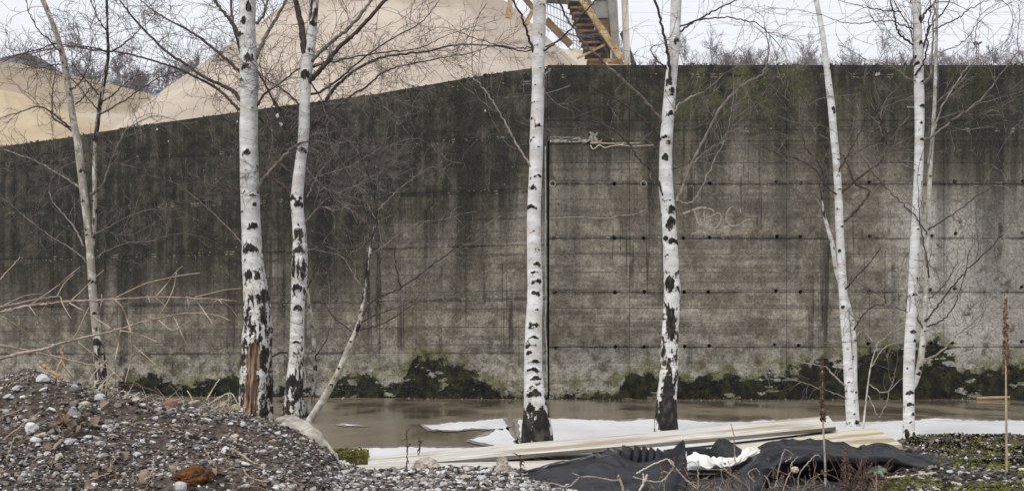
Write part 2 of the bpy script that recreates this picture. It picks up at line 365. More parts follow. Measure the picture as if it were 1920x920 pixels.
for r in range(len(rowy) - 1):
    z1 = HC + (HY - rowy[r]) * WY / F - (G if r else 0); z0 = HC + (HY - rowy[r + 1]) * WY / F + G
    for c in range(len(colx) - 1):
        x0 = ((1026.5 if c == 0 and r < 2 else colx[c]) - 960) * WY / F + (.002 if c else 0); x1 = (colx[c + 1] - 960) * WY / F - .002
        ca, cb = x0, x1
        dy = random.uniform(-.003, .003); m = MB(); f = .004
        v = [(x0 + f, WY + dy, z0 + f), (x1 - f, WY + dy, z0 + f), (x1 - f, WY + dy, z1 - f), (x0 + f, WY + dy, z1 - f),
             (x0, WY + dy + f, z0), (x1, WY + dy + f, z0), (x1, WY + dy + f, z1), (x0, WY + dy + f, z1),
             (x0, WY + .032, z0), (x1, WY + .032, z0), (x1, WY + .032, z1), (x0, WY + .032, z1)]
        q = [(0, 1, 2, 3), (8, 11, 10, 9)]
        for a in range(4):
            b = (a + 1) % 4; q += [(a, a + 4, b + 4, b), (a + 4, a + 8, b + 8, b + 4)]
        m.add(v, q); o = m.build('panel', CONC, wr)
        hh = [(h[0], WY, h[2]) for h in tw if x0 - .05 < h[0] < x1 + .05 and z0 - .06 < h[2] < z1 + .06]
        if hh: cut_holes(o, hh)
cut_holes(wcore, [(h[0], WY, h[2]) for h in tw if h[0] > JX + .12])
for x, y in ((1036, 345), (1207, 345)):
    p = P(x, y, WY); m = MB(); an = np.linspace(0, 2 * math.pi, 17)
    m.tube([(p[0] + .043 * math.cos(a), WY - .004, p[2] + .043 * math.sin(a)) for a in an], .009, 5); m.build('tie_ring', LIME, wr)
# left leaf: turned away, its crown falls to the left
wl = empty('concrete_wall', (*wall_pt(1018, 748)[:2], 0), 'blackened concrete wall leaf with sloping top, left of the vertical joint', 'wall', 'concrete wall')
nrm = np.array([-TAN * CT, -CT, 0])
lx = [1026, 780, 575, 345, 100, -220]; lz = [(HY - y) * WY / F + HC for y in (120, 258, 352, 458, 562, 661, 790)]
def topz(X): return float(np.interp(X, TOPX, TOPZ))
def lxy(X): return np.array([X, WY + (JX - X) * TAN, 0])
m = MB(); Xs = np.linspace(wall_pt(-220, 300)[0], wall_pt(1018, 300)[0] - .01, 60)
fr = [lxy(X) - nrm * .035 for X in Xs]; bk = [lxy(X) - nrm * .45 for X in Xs]
V = []
for X, a, b in zip(Xs, fr, bk):
    t = topz(X) - .006; V += [(a[0], a[1], -.3), (a[0], a[1], t), (b[0], b[1], t), (b[0], b[1], -.3)]
q = []
for i in range(59):
    for k in range(4): q.append((i * 4 + k, i * 4 + (k + 1) % 4, i * 4 + 4 + (k + 1) % 4, i * 4 + 4 + k))
q += [(0, 3, 2, 1), (236, 237, 238, 239)]
m.add(V, q); m.build('wall_core', CONC, wl)
for r in range(len(lz) - 1):
    for c in range(len(lx) - 1):
        x1 = wall_pt(lx[c], 500)[0] - .002; x0 = wall_pt(lx[c + 1], 500)[0] + .002
        xs = np.linspace(x0, x1, 14); zb = lz[r + 1] + G; zt = np.minimum(lz[r] - G, [topz(X) for X in xs])
        ok = zt > zb + .01
        if ok.sum() < 2: continue
        xs, zt = xs[ok], zt[ok]; n = len(xs); dy = random.uniform(-.003, .003); V = []
        for X, t in zip(xs, zt):
            a = lxy(X) + nrm * dy; b = lxy(X) - nrm * .032
            V += [(a[0], a[1], zb), (a[0], a[1], t), (b[0], b[1], t), (b[0], b[1], zb)]
        q = [(i * 4 + k, i * 4 + (k + 1) % 4, i * 4 + 4 + (k + 1) % 4, i * 4 + 4 + k) for i in range(n - 1) for k in range(4)]
        q += [(3, 2, 1, 0), tuple(n * 4 - 4 + k for k in range(4))]
        m = MB(); m.add(V, q); m.build('panel', CONC, wl)
# joint: open slot with a pale sealing strip
m = MB(); p = P(1027, 680, WY); m.box((p[0] - .2, WY + .3, -.2), (p[0] + .4, WY + .34, 4.95)); m.build('joint_filler', GAPM, wr)
m = MB(); m.tube(catmull([P(1022.5, 275, WY - .03), P(1023, 400, WY - .03), P(1022.5, 470, WY - .03), P(1024, 560, WY - .03), P(1022, 610, WY - .03), P(1025, 650, WY - .03), P(1026, 735, WY - .03)], 60), .009, 6); m.build('sealing_strip', flat('old_seal', (.2, .19, .165), (.42, .4, .36), 20), wr)
# lime crust ledge under the lift line
m = MB(); n = 90
for rr, (ya, ra) in enumerate(((262, .02), (266, .03), (258, .013))):
    xs = np.linspace(1031, 1108 - rr * 6, n); pts = np.array([P(x, ya + 3 * (fbm(np.array([[x / 9, rr, 0]]))[0] - .5), WY - .005) for x in xs])
    m.tube(pts, .6 * ra * (.35 + 1.2 * fbm(np.stack([xs / 4, xs * 0 + rr, xs * 0], 1), 4)), 6)
for k in range(26):
    m.tube([P(random.gauss(1110, 6), random.gauss(262, 6), WY - .01), P(random.gauss(1112, 6), random.gauss(263, 6), WY - .04), P(random.gauss(1114, 6), random.gauss(264, 5), WY - .02)], [.012, .016, .006], 5)
m.build('lime_ledge', LIME, wr, smooth=True)
# scratched chalk marks
def chalk():
    k = NT('chalk'); p = k.pos(); a = k.step(k.noise(p, 26, 4, .7), .30, .52)
    tr = k.n('ShaderNodeBsdfTransparent'); ms = k.n('ShaderNodeMixShader'); k.set(ms.inputs[0], k.math('MULTIPLY', a, .8)); k.out((.38, .36, .32), .95, .1)
    k.t.links.new(tr.outputs[0], ms.inputs[1]); k.t.links.new(k.b.outputs[0], ms.inputs[2]); k.t.links.new(ms.outputs[0], k.t.nodes['Material Output'].inputs['Surface'])
    return k.m
CHALK = chalk()
def stroke(pts, w, name, par, mat=CHALK):
    q = catmull(pts, len(pts) * 8); m = MB(); V = []
    t = np.gradient(q, axis=0); t /= np.linalg.norm(t, axis=1)[:, None]; nn = np.stack([-t[:, 1], t[:, 0]], 1)
    for s in (-1, 1):
        V.append([wall_pt(*(a + s * b * w / 2), .010) for a, b in zip(q, nn)])
    n = len(q); m.add(np.vstack(V), [(i, i + 1, n + i + 1, n + i) for i in range(n - 1)]); return m.build(name, mat, par)
zx = lambda L: [(1270 + a / 9.2, 370 + b / 9.2) for a, b in L]
for L, wd in ((((90, 280), (180, 250), (300, 205), (400, 180), (500, 185)), 4), (((290, 225), (320, 320), (345, 410), (370, 490)), 3.2),
              (((630, 260), (600, 215), (540, 195), (480, 230), (455, 290), (480, 350), (560, 335), (640, 290), (720, 270), (755, 330), (740, 420), (690, 500), (610, 530), (540, 490), (505, 400)), 2.6),
              (((465, 350), (475, 440), (490, 520)), 2.4), (((960, 150), (890, 200), (845, 290), (850, 390), (890, 460), (960, 495), (1060, 470), (1160, 405), (1260, 370)), 2.6),
              (((240, 640), (340, 600), (480, 570), (700, 560), (900, 590), (1000, 620)), 1.6), (((1085, 200), (1088, 270)), 1.8)):
    stroke(zx(L), wd, 'chalk_mark', wr)
stroke([(1032, 409), (1080, 407), (1140, 409), (1160, 404), (1190, 402), (1210, 393)], 1.5, 'scratch', wr)
stroke([(985, 411), (1000, 410), (1017, 410)], 1.4, 'scratch', wl)
stroke([(1700, 201), (1726, 202)], 2.2, 'scratch', wr, LIME)
# white splashes
def splash(x, y, r, par, elong=1.):
    m = MB(); an = np.arange(11) * 2 * math.pi / 11; V = [wall_pt(x, y, .010)] + [wall_pt(x + r * math.cos(a) * random.uniform(.5, 1.1), y + elong * r * math.sin(a) * random.uniform(.5, 1.1), .005) for a in an]
    m.add(V, None, [(0, 1 + i, 1 + (i + 1) % 11) for i in range(11)]); m.build('white_splash', WHITE, par)
WHITE = flat('white_splash', (.38, .37, .34), (.62, .61, .58), 30)
for x, y, r in ((1643, 140, 5), (1648, 139, 4), (910, 208, 3.5), (520, 217, 6), (527, 233, 6), (295, 243, 3), (316, 265, 2.5), (445, 228, 3.5), (1023, 128, 2.5), (1697, 1e3, 0)):
    if r: splash(x, y, r * .62, wl if x < 1020 else wr, 1.2)
# crumbs of lime in the joint lines
m = MB(); m2 = MB()
ICO = np.array([(0, 1, 1.618), (0, -1, 1.618), (0, 1, -1.618), (0, -1, -1.618), (1, 1.618, 0), (-1, 1.618, 0), (1, -1.618, 0), (-1, -1.618, 0), (1.618, 0, 1), (-1.618, 0, 1), (1.618, 0, -1), (-1.618, 0, -1)]) / 1.902
ICF = np.array([(0, 1, 8), (0, 8, 4), (0, 4, 5), (0, 5, 9), (0, 9, 1), (1, 6, 8), (8, 6, 10), (8, 10, 4), (4, 10, 2), (4, 2, 5), (5, 2, 11), (5, 11, 9), (9, 11, 7), (9, 7, 1), (1, 7, 6), (3, 10, 6), (3, 2, 10), (3, 11, 2), (3, 7, 11), (3, 6, 7)])
def rocks(mb, pts, size, seed=0, squash=(1, 1, .65), align=False):
    r = np.random.default_rng(seed); n = len(pts); size = np.broadcast_to(size, (n,))
    v = ICO[None] * (1 + r.normal(0, .16, (n, 12, 1))) * r.uniform(.5, 1.35, (n, 1, 3)) * np.array(squash)
    a = r.uniform(0, 2 * math.pi, n); b = r.normal(0, .35, n); ca, sa, cb, sb = np.cos(a), np.sin(a), np.cos(b), np.sin(b)
    M = np.zeros((n, 3, 3)); M[:, 0, 0] = ca; M[:, 0, 1] = -sa; M[:, 1, 0] = sa * cb; M[:, 1, 1] = ca * cb; M[:, 1, 2] = -sb; M[:, 2, 0] = sa * sb; M[:, 2, 1] = ca * sb; M[:, 2, 2] = cb
    v = np.einsum('nij,nkj->nki', M, v) * size[:, None, None] + pts[:, None]
    f = (ICF[None] + (np.arange(n) * 12)[:, None, None]).reshape(-1, 3)
    mb.add(v.reshape(-1, 3), None, f)
for row in (262, 345, 447, 547, 650):
    xs = rng.uniform(1035, 1920, 70 if row == 345 else 26); keep = fbm(np.stack([xs / 60, xs * 0 + row, xs * 0], 1), 3) > .5
    pts = np.array([P(x, row + rng.normal(0, 1.3) - (x - 1150) * .006, WY - .003) for x in xs[keep]])
    rocks(m, pts, rng.uniform(.004, .012, len(pts)), row)
m.build('lime_crumbs', LIME, wr)['kind'] = 'stuff'
for row, sl in ((355, .054), (458, .034), (562, .027), (258, .07)):
    xs = rng.uniform(20, 1010, 90); keep = fbm(np.stack([xs / 60, xs * 0 + row, xs * 0], 1), 3) > .5; xs = xs[keep]
    pts = np.array([wall_pt(x, row + (950 - x) * sl + rng.normal(0, 1.2), .003) for x in xs]); rocks(m2, pts, rng.uniform(.004, .012, len(pts)), row)
m2.build('lime_crumbs', LIME, wl)['kind'] = 'stuff'
# moss cushions: along the crown and on the foot of the wall
def tufts(mb, pts, size, seed):
    r = np.random.default_rng(seed); n = len(pts); v = r.normal(0, 1, (n, 4, 3)); v /= np.linalg.norm(v, axis=2)[:, :, None]
    v = v * np.broadcast_to(size, (n,))[:, None, None] + pts[:, None]
    f = (np.array([(0, 1, 2), (0, 2, 3), (0, 3, 1), (1, 3, 2)])[None] + (np.arange(n) * 4)[:, None, None]).reshape(-1, 3); mb.add(v.reshape(-1, 3), None, f)
for par, xr, mats in ((wr, (1035, 2300), 1), (wl, (-200, 1016), 2)):
    a, b = MB(), MB(); N = 5200
    xs = rng.uniform(*xr, N); yt = np.interp(xs, [q[0] for q in MOSS], [q[1] for q in MOSS]); yb = 752 - np.clip(1000 - xs, 0, None) * .010
    u = rng.uniform(0, 1, N) ** 1.3; ys = yb + (yt + 8 - yb) * u
    nz = fbm(np.stack([xs / 22, ys / 16, xs * 0], 1), 21, 4); ok = nz > .42 + .14 * u
    pts = np.array([wall_pt(x, y, .006) for x, y in zip(xs[ok], ys[ok])]); dk = fbm(np.stack([xs[ok] / 40, ys[ok] / 40, 0 * xs[ok]], 1), 31) > .52
    tufts(a, pts[~dk], rng.uniform(.006, .017, (~dk).sum()), 3); tufts(b, pts[dk], rng.uniform(.005, .012, dk.sum()), 4)
    a.build('moss', MOSSM, par)['kind'] = 'stuff'
    # crown
    NC = 5200; xs = rng.uniform(*xr, NC)
    yt = np.interp(xs, [q[0] for q in TOP] + [1030, 1920, 2300], [q[1] for q in TOP] + [122, 119, 118]) if par is wl else np.full(NC, 121.)
    nz = fbm(np.stack([xs / 30, xs * 0, xs * 0], 1), 41, 3); ok = rng.uniform(0, 1, NC) < np.clip((nz - .36) * 3.2, 0, 1)
    off = rng.uniform(-.38, .012, ok.sum())
    pts = np.array([wall_pt(x, y, o) for x, y, o in zip(xs[ok], yt[ok] - np.abs(rng.normal(0, 1.6, ok.sum())) + 1, off)]); h = len(pts) // 2
    tufts(b, pts[:h], rng.uniform(.01, .034, h), 7); b.build('moss', MOSSG, par)['kind'] = 'stuff'
    c = MB(); tufts(c, pts[h:], rng.uniform(.008, .026, len(pts) - h), 8); c.build('lichen', LIME if par is wr else MOSSM, par)['kind'] = 'stuff'
# grit and litter at the foot
m = MB(); xs = rng.uniform(200, 1990, 420); pts = []
for x in xs:
    d = wall_depth(x) - abs(rng.normal(0, .35)) - .01; pts.append(((x - 960) * d / F, d, .008))
pts = np.array(pts)[rng.uniform(0, 1, len(pts)) < .55]; rocks(m, pts, .003 + .016 * rng.uniform(0, 1, len(pts)) ** 3, 9); m.build('foot_grit', flat('foot_grit', (.05, .045, .035), (.42, .40, .35), 9))
tag(bpy.data.objects['foot_grit'], 'pale grit and crumbs scattered along the foot of the wall', 'grit', kind='stuff')
tag_o = MB(); tag_o.tube([P(1832, 746, 15.7), P(1860, 745, 15.72), P(1893, 744, 15.7)], [.02, .022, .016], 6)
tag(tag_o.build('stick', flat('tan_wood', (.3, .2, .11), (.42, .3, .18), 12)), 'tan stick lying at the wall foot near the tall seed spike', 'stick')

# ---------------------------------------------------------------- birches
def barkmat():
    k = NT('birch_bark'); uv = k.uv(); d = k.attr('dark'); wd = k.attr('wood')
    n1 = k.noise(k.vmul(uv, (17, 11, 1)), 1, 5, .62, .4); n2 = k.noise(k.vmul(uv, (46, 30, 1)), 1, 4, .6)
    n3 = k.noise(k.vmul(uv, (30, 5, 1)), 1, 5, .65, .3); n1 = k.math('ADD', k.math('MULTIPLY', n1, k.math('SUBTRACT', 1, k.math('MULTIPLY', k.step(d, .25, .5), .65))), k.math('MULTIPLY', n3, k.math('MULTIPLY', k.step(d, .25, .5), .65)))
    m = k.math('ADD', d, k.math('MULTIPLY', k.math('SUBTRACT', n1, .5), 2.6)); m = k.math('ADD', m, k.math('MULTIPLY', k.math('SUBTRACT', n2, .5), .7))
    lent = k.step(k.noise(k.vmul(uv, (13, 150, 1)), 1, 4, .55), .59, .66)
    tone = k.noise(k.vmul(uv, (5, 14, 1)), 1, 4)
    tint = k.attr('tint')
    white = k.mix(k.step(tone, .35, .68), (.53, .52, .50), (.73, .725, .715))
    white = k.mix(k.math('MULTIPLY', k.step(k.noise(k.vmul(uv, (3, 7, 1)), 1, 5, .65), .5, .64), .55), white, (.44, .39, .33))
    white = k.mix(k.math('MULTIPLY', tint, k.step(n1, .3, .62)), white, (.30, .275, .225))
    white = k.mix(k.math('MULTIPLY', lent, .7), white, (.16, .13, .11))
    rim = k.mix(k.step(n2, .35, .65), (.16, .13, .10), (.36, .31, .25))
    dk = k.mix(k.step(k.noise(k.vmul(uv, (40, 12, 1)), 1, 5, .65), .45, .7), (.010, .009, .008), (.075, .064, .052))
    c = k.mix(k.step(m, .40, .5), white, rim); c = k.mix(k.step(m, .47, .56), c, dk)
    fib = k.noise(k.vmul(uv, (60, 2.5, 1)), 1, 4, .6)
    wood = k.ramp(fib, [(.36, (.014, .009, .006)), (.5, (.105, .062, .038)), (.62, (.34, .24, .16))])
    c = k.mix(k.step(wd, .42, .6), c, wood)
    h = k.math('ADD', k.math('MULTIPLY', k.step(m, .4, .6), -.5), k.math('MULTIPLY', n2, .8)); h = k.math('ADD', h, k.math('MULTIPLY', k.math('MULTIPLY', fib, wd), 1.5))
    k.bump(h, .6, .006)
    return k.out(c, .8, .25)
BARK = barkmat()
BR_D = flat('dark_branch_bark', (.022, .016, .014), (.085, .065, .055), 30, stretch=(1, 1, 1))
BR_P = flat('pale_branch_bark', (.15, .13, .11), (.36, .325, .285), 22)
BR_M = flat('brown_branch_bark', (.085, .07, .059), (.25, .215, .185), 25)
TWIG = flat('twig_bark', (.065, .052, .046), (.22, .19, .17), 14)
def smooth_ctrl(ctrl, n):
    return catmull(np.array(ctrl, float), n)
def trunk(par, ctrl, d, prof, scars=(), wood=None, sides=40, step=.012, tint=0., lean=0., name='trunk', flare=None, seed=1, root=True):
    """ctrl: (x, y, width) in photo pixels from top to base; prof: (y, darkness)"""
    ctrl = [tuple(c) for c in ctrl]
    if root: ctrl = ctrl + [(ctrl[-1][0], ctrl[-1][1] + 22 * 8 / d, ctrl[-1][2] * 1.18)]
    q = smooth_ctrl(ctrl, 400)
    pts = np.array([P(x, y, d + lean * (y - ctrl[0][1]) / 900) for x, y, _ in q])
    L = np.concatenate([[0], np.cumsum(np.linalg.norm(np.diff(pts, axis=0), axis=1))]); n = int(L[-1] / step); s = np.linspace(0, L[-1], n)
    c = np.stack([np.interp(s, L, pts[:, k]) for k in range(3)], 1); yy = np.interp(s, L, q[:, 1]); rr = np.interp(s, L, q[:, 2]) * d / F / 2
    cx = np.interp(s, L, q[:, 0])
    t = np.gradient(c, axis=0); t /= np.linalg.norm(t, axis=1)[:, None]
    a = np.cross(t, np.array([0, 1., 0])); a /= np.linalg.norm(a, axis=1)[:, None]; b = np.cross(t, a)
    an = np.arange(sides) / sides * 2 * math.pi
    ca, sa = np.cos(an), np.sin(an)
    dirs = ca[None, :, None] * a[:, None] + sa[None, :, None] * b[:, None]
    # side coordinate seen from the front: +1 = right edge, depth sign
    sx = dirs[..., 0]; front = dirs[..., 1] < 0
    p0 = c[:, None] + dirs * rr[:, None, None]
    base = np.interp(yy, [p[0] for p in prof], [p[1] for p in prof])[:, None] * np.ones((1, sides))
    dx = sx * (rr[:, None] * F / d); scar = np.zeros_like(base)
    for (ys, sd, wpx, hpx) in scars:
        rpx = np.interp(ys, yy, rr) * F / d
        X = dx - sd * rpx; Y = yy[:, None] - ys - .35 * np.abs(X)
        f = 1.25 - np.sqrt((2 * X / wpx) ** 2 + (2 * Y / hpx) ** 2); scar = np.maximum(scar, np.where(front, np.clip(f, 0, 1), 0))
    r2 = np.random.default_rng(seed)
    for _ in range(int(n * step * 5)):                   # scars round the back and sides too
        ys = r2.uniform(yy[0], yy[-1]); th = r2.uniform(0, 2 * math.pi); wpx, hpx = r2.uniform(.25, .9), r2.uniform(2, 6)
        da = np.abs((an - th + math.pi) % (2 * math.pi) - math.pi)[None]; Y = yy[:, None] - ys - da * 3
        f = 1.1 - np.sqrt((2 * da / wpx) ** 2 + (2 * Y / hpx) ** 2); scar = np.maximum(scar, np.where(front, 0, np.clip(f, 0, 1) * .8))
    dark = base + scar * .75
    wd = np.zeros_like(base)
    if wood:
        y0, y1, s0, s1 = wood; j = (fbm(np.stack([np.broadcast_to(yy[:, None] / 12, sx.shape), sx * 3, sx * 0], -1), 6) - .5)
        cxn = np.minimum(sx - s0, s1 - sx) * 2.5 + j * 1.2; cyn = np.minimum(yy[:, None] - y0 - 26 * np.abs(sx - (s0 + s1) / 2 - .05), y1 - yy[:, None]) / 16
        wd = np.where(front, np.clip(np.minimum(cxn, cyn) + .5, 0, 1), 0)
    nz = fbm(p0 * np.array([38, 38, 22]), seed, 3) - .5; nl = fbm(p0 * np.array([7, 7, 3.2]), seed + 3, 2) - .5; nv = fbm(p0 * np.array([60, 60, 9]), seed + 7, 2) - .5
    rough = np.clip(base * 1.3, .05, 1)
    disp = rr[:, None] * (.13 * nl + rough * (.22 * nz + .16 * nv) + .12 * scar - .16 * wd + wd * .3 * nv)
    if flare:                                            # root swellings
        y0, amt, lob = flare; k = np.clip((yy - y0) / (yy[-1] - y0), 0, 1)[:, None] ** 2; disp = disp + rr[:, None] * amt * k * (np.cos(lob * an + 1.1)[None] * .5 + .3)
    V = p0 + dirs * disp[..., None]
    m = MB(); i = np.arange(n - 1)[:, None] * sides; j = np.arange(sides)[None]; j2 = (j + 1) % sides
    m.add(V.reshape(-1, 3), np.stack([i + j, i + j2, i + sides + j2, i + sides + j], -1).reshape(-1, 4))
    u = np.broadcast_to((np.abs(an - math.pi) * rr.mean())[None], base.shape); vv = np.broadcast_to(s[:, None], base.shape)
    tt = np.full(base.shape, tint)
    o = m.build(name, BARK, par, smooth=True, attrs={'dark': dark.ravel(), 'wood': wd.ravel(), 'tint': tt.ravel()}, uv=np.stack([u.ravel() + seed * .37, vv.ravel()], 1))
    return lambda y: np.array([np.interp(y, yy, c[:, k]) for k in range(3)])
def walk(r, p, dr, L, bend, n, droop=0.):
    pts = [p]; st = L / n; dr = dr / np.linalg.norm(dr); drift = r.normal(0, .75, 3) * np.array([1, .5, 1])
    for i in range(n):
        dr = dr + r.normal(0, bend, 3) * np.array([1, .6, 1]) + drift * (1.1 / n) + np.array([0, 0, droop / n]); dr /= np.linalg.norm(dr); pts.append(pts[-1] + dr * st)
    return np.array(pts)
def side_dir(r, t, ang, flat=.55):
    v = r.normal(0, 1, 3) * np.array([1, flat, 1]); v -= t * v.dot(t); v /= np.linalg.norm(v) + 1e-9
    return t * math.cos(ang) + v * math.sin(ang)
def twiggy(mb, r, pts, r0, per_m, Lm, lvl, rt):
    """side twigs along a polyline"""
    seg = np.linalg.norm(np.diff(pts, axis=0), axis=1); Lt = seg.sum(); cum = np.concatenate([[0], np.cumsum(seg)])
    n = r.poisson(per_m * Lt * 1.15)
    for _ in range(n):
        s = Lt * r.uniform(.12, 1.0); i = min(len(seg) - 1, np.searchsorted(cum, s) - 1); i = max(i, 0); f = (s - cum[i]) / (seg[i] + 1e-9)
        p = pts[i] * (1 - f) + pts[i + 1] * f; t = (pts[i + 1] - pts[i]) / (seg[i] + 1e-9)
        L = Lm * (.3 + 1.5 * r.uniform() ** 1.6) * (1.1 - .5 * s / Lt); dr = side_dir(r, t, r.uniform(.45, 1.1))
        w = walk(r, p, dr, L, .17, max(3, int(L / .055)), droop=r.uniform(-.25, .35))
        ra = rt * r.uniform(.8, 1.25); mb.tube(w, np.linspace(ra, ra * .55, len(w)), 3, False)
        if lvl > 0: twiggy(mb, r, w, ra, per_m * 1.1, Lm * .55, lvl - 1, rt * .78)
def birch(label, d, base, stems, branches, seed, twig=(7.5, .38, 1, .0026), group='birches in front of the wall', cat='birch tree'):
    bx, by = base; b0 = gpt(bx, HY + F * HC / d, 0)
    root = empty('birch_tree', (b0[0], b0[1], 0), label, cat, group); r = np.random.default_rng(seed)
    for st in stems: trunk(root, d=d, seed=seed + len(st['ctrl']), **st)
    tw = MB()
    for bi, (pts, w0, w1, mt) in enumerate(branches):
        Lpx = sum(math.hypot(pts[i + 1][0] - pts[i][0], pts[i + 1][1] - pts[i][1]) for i in range(len(pts) - 1)); dz = r.uniform(-.55, .55) * Lpx * d / F
        n = len(pts); q = np.array([P(x, y, d - (.02 if abs(dz) < .3 else 0) + dz * (i / (n - 1)) ** 1.2) for i, (x, y) in enumerate(pts)])
        c = catmull(q, max(8, n * 7)); c[1:-1] += r.normal(0, .0035, c[1:-1].shape)
        rad = np.linspace(w0, w1, len(c)) * d / F / 2 * (1 + r.normal(0, .05, len(c)))
        m = MB(); m.tube(c, rad, 8); m.build('branch', {'d': BR_D, 'p': BR_P, 'm': BR_M}[mt], root, smooth=True)
        twiggy(tw, r, c, w1, twig[0], twig[1] * 1.25, 2, twig[3] * d / 9)
        # carry the tip on
        t = c[-1] - c[-2]; L = twig[1] * r.uniform(.8, 1.6); w = walk(r, c[-1], t, L, .12, 7, r.uniform(-.3, .2)); ra = rad[-1]
        tw.tube(w, np.linspace(ra, .0015, len(w)), 4, False); twiggy(tw, r, w, .002, twig[0] * 1.2, twig[1] * .6, 1, twig[3] * d / 9 * .8)
    if tw.n: tw.build('twigs', TWIG, root)['kind'] = 'stuff'
    return root

# thick birch with torn bark (photo x 470)
T2 = [(466, -230, 27), (465, -80, 29), (464, 0, 31), (463, 50, 31), (466, 100, 33), (467, 150, 33), (467, 200, 33), (466, 250, 34), (467, 300, 34), (468, 350, 35), (470, 400, 35), (472, 450, 37), (475, 500, 40), (480, 550, 46), (483, 600, 52), (482, 650, 56), (480, 700, 58), (478, 750, 58), (477, 785, 62)]
birch('thickest birch, its foot stripped to brown torn wood, behind the gravel mound', 10.9, (478, 785), [dict(ctrl=T2,
      prof=[(-230, .05), (60, .12), (80, .0), (280, .02), (380, .05), (440, .14), (490, .24), (540, .34), (570, .46), (620, .50), (660, .52), (785, .52)],
      scars=[(18, .35, 14, 34), (42, -.2, 18, 20), (66, -.75, 22, 16), (112, .15, 26, 26), (128, -.2, 22, 14), (152, -.6, 10, 10), (205, .5, 8, 10), (288, .0, 22, 18), (322, .0, 9, 4), (338, -.1, 5, 4), (362, -.3, 9, 6), (368, .5, 12, 8), (385, .6, 8, 10), (398, -.7, 8, 8), (424, .45, 20, 16), (430, .0, 12, 6), (466, .0, 36, 18), (515, -.25, 16, 20), (521, .4, 10, 12), (556, .75, 14, 24)],
      wood=(640, 800, -.52, .38), flare=(640, .35, 3))],
      [([(452, 190), (438, 172), (420, 162), (380, 143), (345, 118), (310, 95), (260, 45), (230, 8), (205, -30)], 8, 2.6, 'd'),
       ([(450, 206), (432, 190), (415, 172), (380, 150), (330, 128), (280, 112), (235, 100), (190, 95), (120, 88), (60, 100)], 6, 1.8, 'd'),
       ([(450, 135), (420, 108), (380, 75), (345, 52), (320, 40), (285, 18), (255, -5)], 6, 2, 'd'),
       ([(452, 72), (440, 52), (425, 30), (405, 5), (390, -25)], 8, 4, 'd'),
       ([(466, 286), (470, 240), (471, 215), (466, 180), (458, 130), (448, 85), (436, 40), (430, -20)], 8, 4, 'd'),
       ([(480, 110), (492, 80), (512, 45), (535, 5), (550, -30)], 8, 4, 'm'), ([(478, 205), (495, 178), (520, 160), (560, 130), (600, 118)], 5, 1.6, 'd'),
       ([(480, 45), (495, 25), (505, -15)], 6, 4, 'm'),
       ([(480, 364), (492, 340), (510, 318), (535, 290), (556, 272)], 9, 4, 'm'),
       ([(462, 195), (490, 225), (520, 262), (560, 300), (600, 322)], 3, 1.2, 'd'),
       ([(510, 668), (530, 660), (550, 668)], 4, 2, 'd'),
       ([(472, 478), (440, 440), (400, 400), (360, 365)], 3, 1.2, 'm'), ([(480, 130), (500, 165), (520, 205), (548, 260), (560, 300)], 4.5, 2, 'd')], 21, (8.5, .42, 1, .0027))
